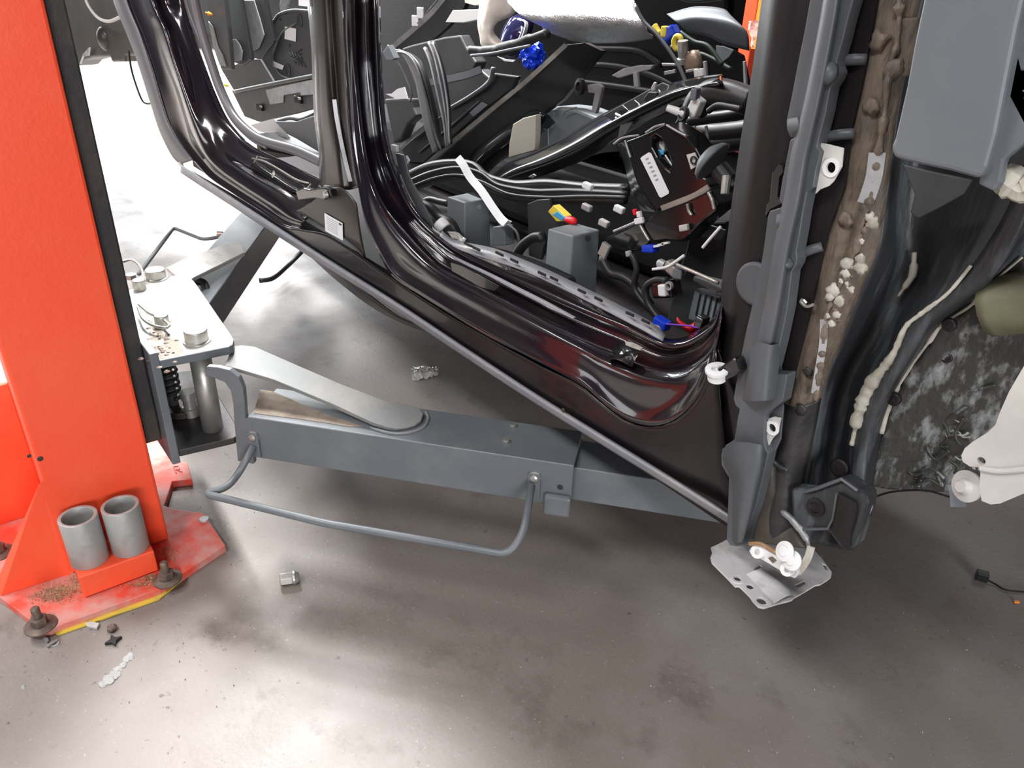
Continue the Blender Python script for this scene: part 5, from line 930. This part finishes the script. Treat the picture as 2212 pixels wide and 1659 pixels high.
o = link('film_scrap', crumple(loft([C([(968, 500), (985, 502), (1010, 515)], 1.0), C([(975, 515), (990, 520), (1005, 526)], .99)], n=10, m=4), .004), WRAP, solid=.001); tag(o, 'crinkled clear film scrap beside the white taped cable end', 'scrap')
rope('black_cable', 'black cable bunch behind the white taped cable end', 'cable', [(905, 438), (930, 450), (950, 470), (975, 485), (990, 520)], 1.06, .014, RUBB)
rope('black_cable', 'loose black cable above the smaller seat mount, left side', 'cable', [(900, 450), (925, 432), (950, 436), (968, 440)], 1.14, .010, RUBB)
rope('thin_cable', 'thin dark cable curving down from the foot of the white strap', 'cable', [(1098, 486), (1115, 500), (1122, 520), (1125, 545)], 1.1, .0035, PLG, k=6)

# ================================================================== background and floor litter
# lug nut
c = PZ(604, 1271, .0); ax = V((.80, .42, .06)); ax = (PZ(648, 1255, .0)-PZ(604, 1262, .0)); ax.z = 0; ax.normalize()
t = thing('wheel_nut', 'silver hexagonal wheel nut lying on the concrete right of the lift base', 'wheel nut', PZ(625, 1268, 0))
nb0 = PZ(606, 1262, .0)+V((0, 0, .013))
link('hex_body', lathe([(.013, 0), (.0148, .002), (.0148, .026), (.013, .028)], nb0, ax, k=6), STEEL, t, bevel=.0006)
link('conical_seat', lathe([(.0125, 0), (.0155, .003), (.0155, .007), (.0105, .0165), (.0070, .0168), (.0068, .006)], nb0+ax*.026, ax, k=28), STEEL, t, bevel=.0004)
o = link('washer', pipe(PZ(118, 1391, .0), (0, 0, 1), .0095, .0048, .002, 24), GALV); tag(o, 'small silver washer on the floor in front of the lift base', 'washer')
t = thing('screw', 'small silver screw lying left of the washer on the floor', 'screw', PZ(100, 1388, 0)); link('shank', lathe([(.0028, 0), (.0024, .022)], PZ(101, 1397, .004), (-.3, .9, .05), k=10), STEEL, t); link('head', lathe([(.0065, 0), (.005, .005)], PZ(98, 1384, .004), (-.3, .9, .05), k=14), GALV, t)
o = link('paper_scrap', prism([PZ(x, y, .001) for x, y in ((186, 1349), (198, 1346), (216, 1350), (210, 1361), (188, 1355))], (0, 0, .006)), OFFW, bevel=.0008); tag(o, 'folded white paper scrap against the yellow edge of the base', 'paper')
o = link('rusty_nut', lathe([(.008, 0), (.0105, .003), (.0105, .009), (.006, .012)], PZ(243, 1361, 0), k=6), RUST, bevel=.001); tag(o, 'brown rusty nut on the floor right of the paper scrap', 'nut')
def star(c, r1, r2, n=5, h=.008): return prism([V(c)+V((math.cos(a*math.pi/n)*(r1 if a % 2 == 0 else r2), math.sin(a*math.pi/n)*(r1 if a % 2 == 0 else r2), 0)) for a in range(2*n)], (0, 0, h))
o = link('plastic_clip', star(PZ(246, 1387, 0), .017, .007, 4), PLB, bevel=.001); tag(o, 'black star-shaped plastic clip below the rusty nut', 'clip')
def crust(name, label, blobs):
    vs, fs = [], []
    for (x, y, rx, rz) in blobs:
        a, b = ico(PZ(x, y, .0005), rx, (1, .7, rz), .22); k = len(vs); vs += a; fs += [tuple(i+k for i in f) for f in b]
    o = link(name, mesh(vs, fs), mat('white_plaster', (.42, .42, .41), .8, col2=(.34, .34, .33), nscale=80, bump=.5), smooth=False); tag(o, label, 'plaster lump'); return o
crust('plaster_lump', 'crumbled whitish plaster streak on the floor at lower left', [(222, 1478, .010, .25), (236, 1468, .016, .25), (248, 1458, .014, .25), (254, 1446, .010, .25), (266, 1436, .009, .25), (272, 1424, .009, .25), (282, 1418, .011, .25)])
crust('plaster_lump', 'single small white plaster dot at the left floor edge', [(50, 1484, .0055, .3)])
c = [PZ(x, y, .0) for x, y in ((887, 797), (915, 792), (948, 800), (946, 818), (918, 822), (889, 824))]
vs = []; me = loft([[PZ(x, y, .004) for x, y in ((887, 797), (905, 794), (925, 793), (947, 796))], [PZ(x, y, .022) for x, y in ((889, 806), (908, 803), (926, 803), (947, 806))], [PZ(x, y, .003) for x, y in ((890, 824), (908, 822), (928, 818), (946, 812))]], n=16, m=5)
for v in me.vertices: v.co += V((0, 0, random.uniform(0, .010)))
o = link('plastic_wrapper', me, WRAP, solid=.0006); tag(o, 'crumpled clear plastic wrapper on the floor beyond the near lift arm', 'wrapper')
t = thing('cable_connector', 'black cable connector lying on the floor at far right', 'connector', PZ(2118, 1252, 0))
link('body', cbox(PZ(2118, 1252, 0)+V((0, 0, .012)), (.026, .02, .022), .5), PLB, t, bevel=.002)
link('lead', tube([PZ(2128, 1250, .008), PZ(2150, 1262, .004), PZ(2175, 1275, .004), PZ(2230, 1280, .004)], .0022, n=20, k=6), SATIN, t, smooth=True)
o = link('orange_clip', cbox(PZ(2196, 1300, .003), (.012, .006, .006), .8), ORG, bevel=.001); tag(o, 'tiny orange clip at the right edge of the floor', 'clip')
# loose grit and glass crumbs scattered over the concrete (uncountable)
vs, fs = [], []
for _ in range(900):
    x, y = random.uniform(150, 2212), random.uniform(760, 1659)
    grain(PZ(x, y, .001), random.choice((.0008, .001, .0012, .0016)))
o = link('floor_grit', mesh(vs, fs), mat('pale_grit', (.75, .72, .68), .6)); tag(o, 'pale grit and glass crumbs scattered across the concrete', 'grit', kind='stuff')
vs, fs = [], []
for _ in range(500):
    x, y = random.uniform(60, 560), random.gauss(1120+random.choice((0, 0, 260)), 60)
    grain(PZ(x, y, .001), random.choice((.001, .0014, .002)))
o = link('floor_dirt', mesh(vs, fs), mat('dark_grit', (.10, .07, .05), .9)); tag(o, 'dark crumbs of dirt around the foot of the red lift column', 'dirt', kind='stuff')
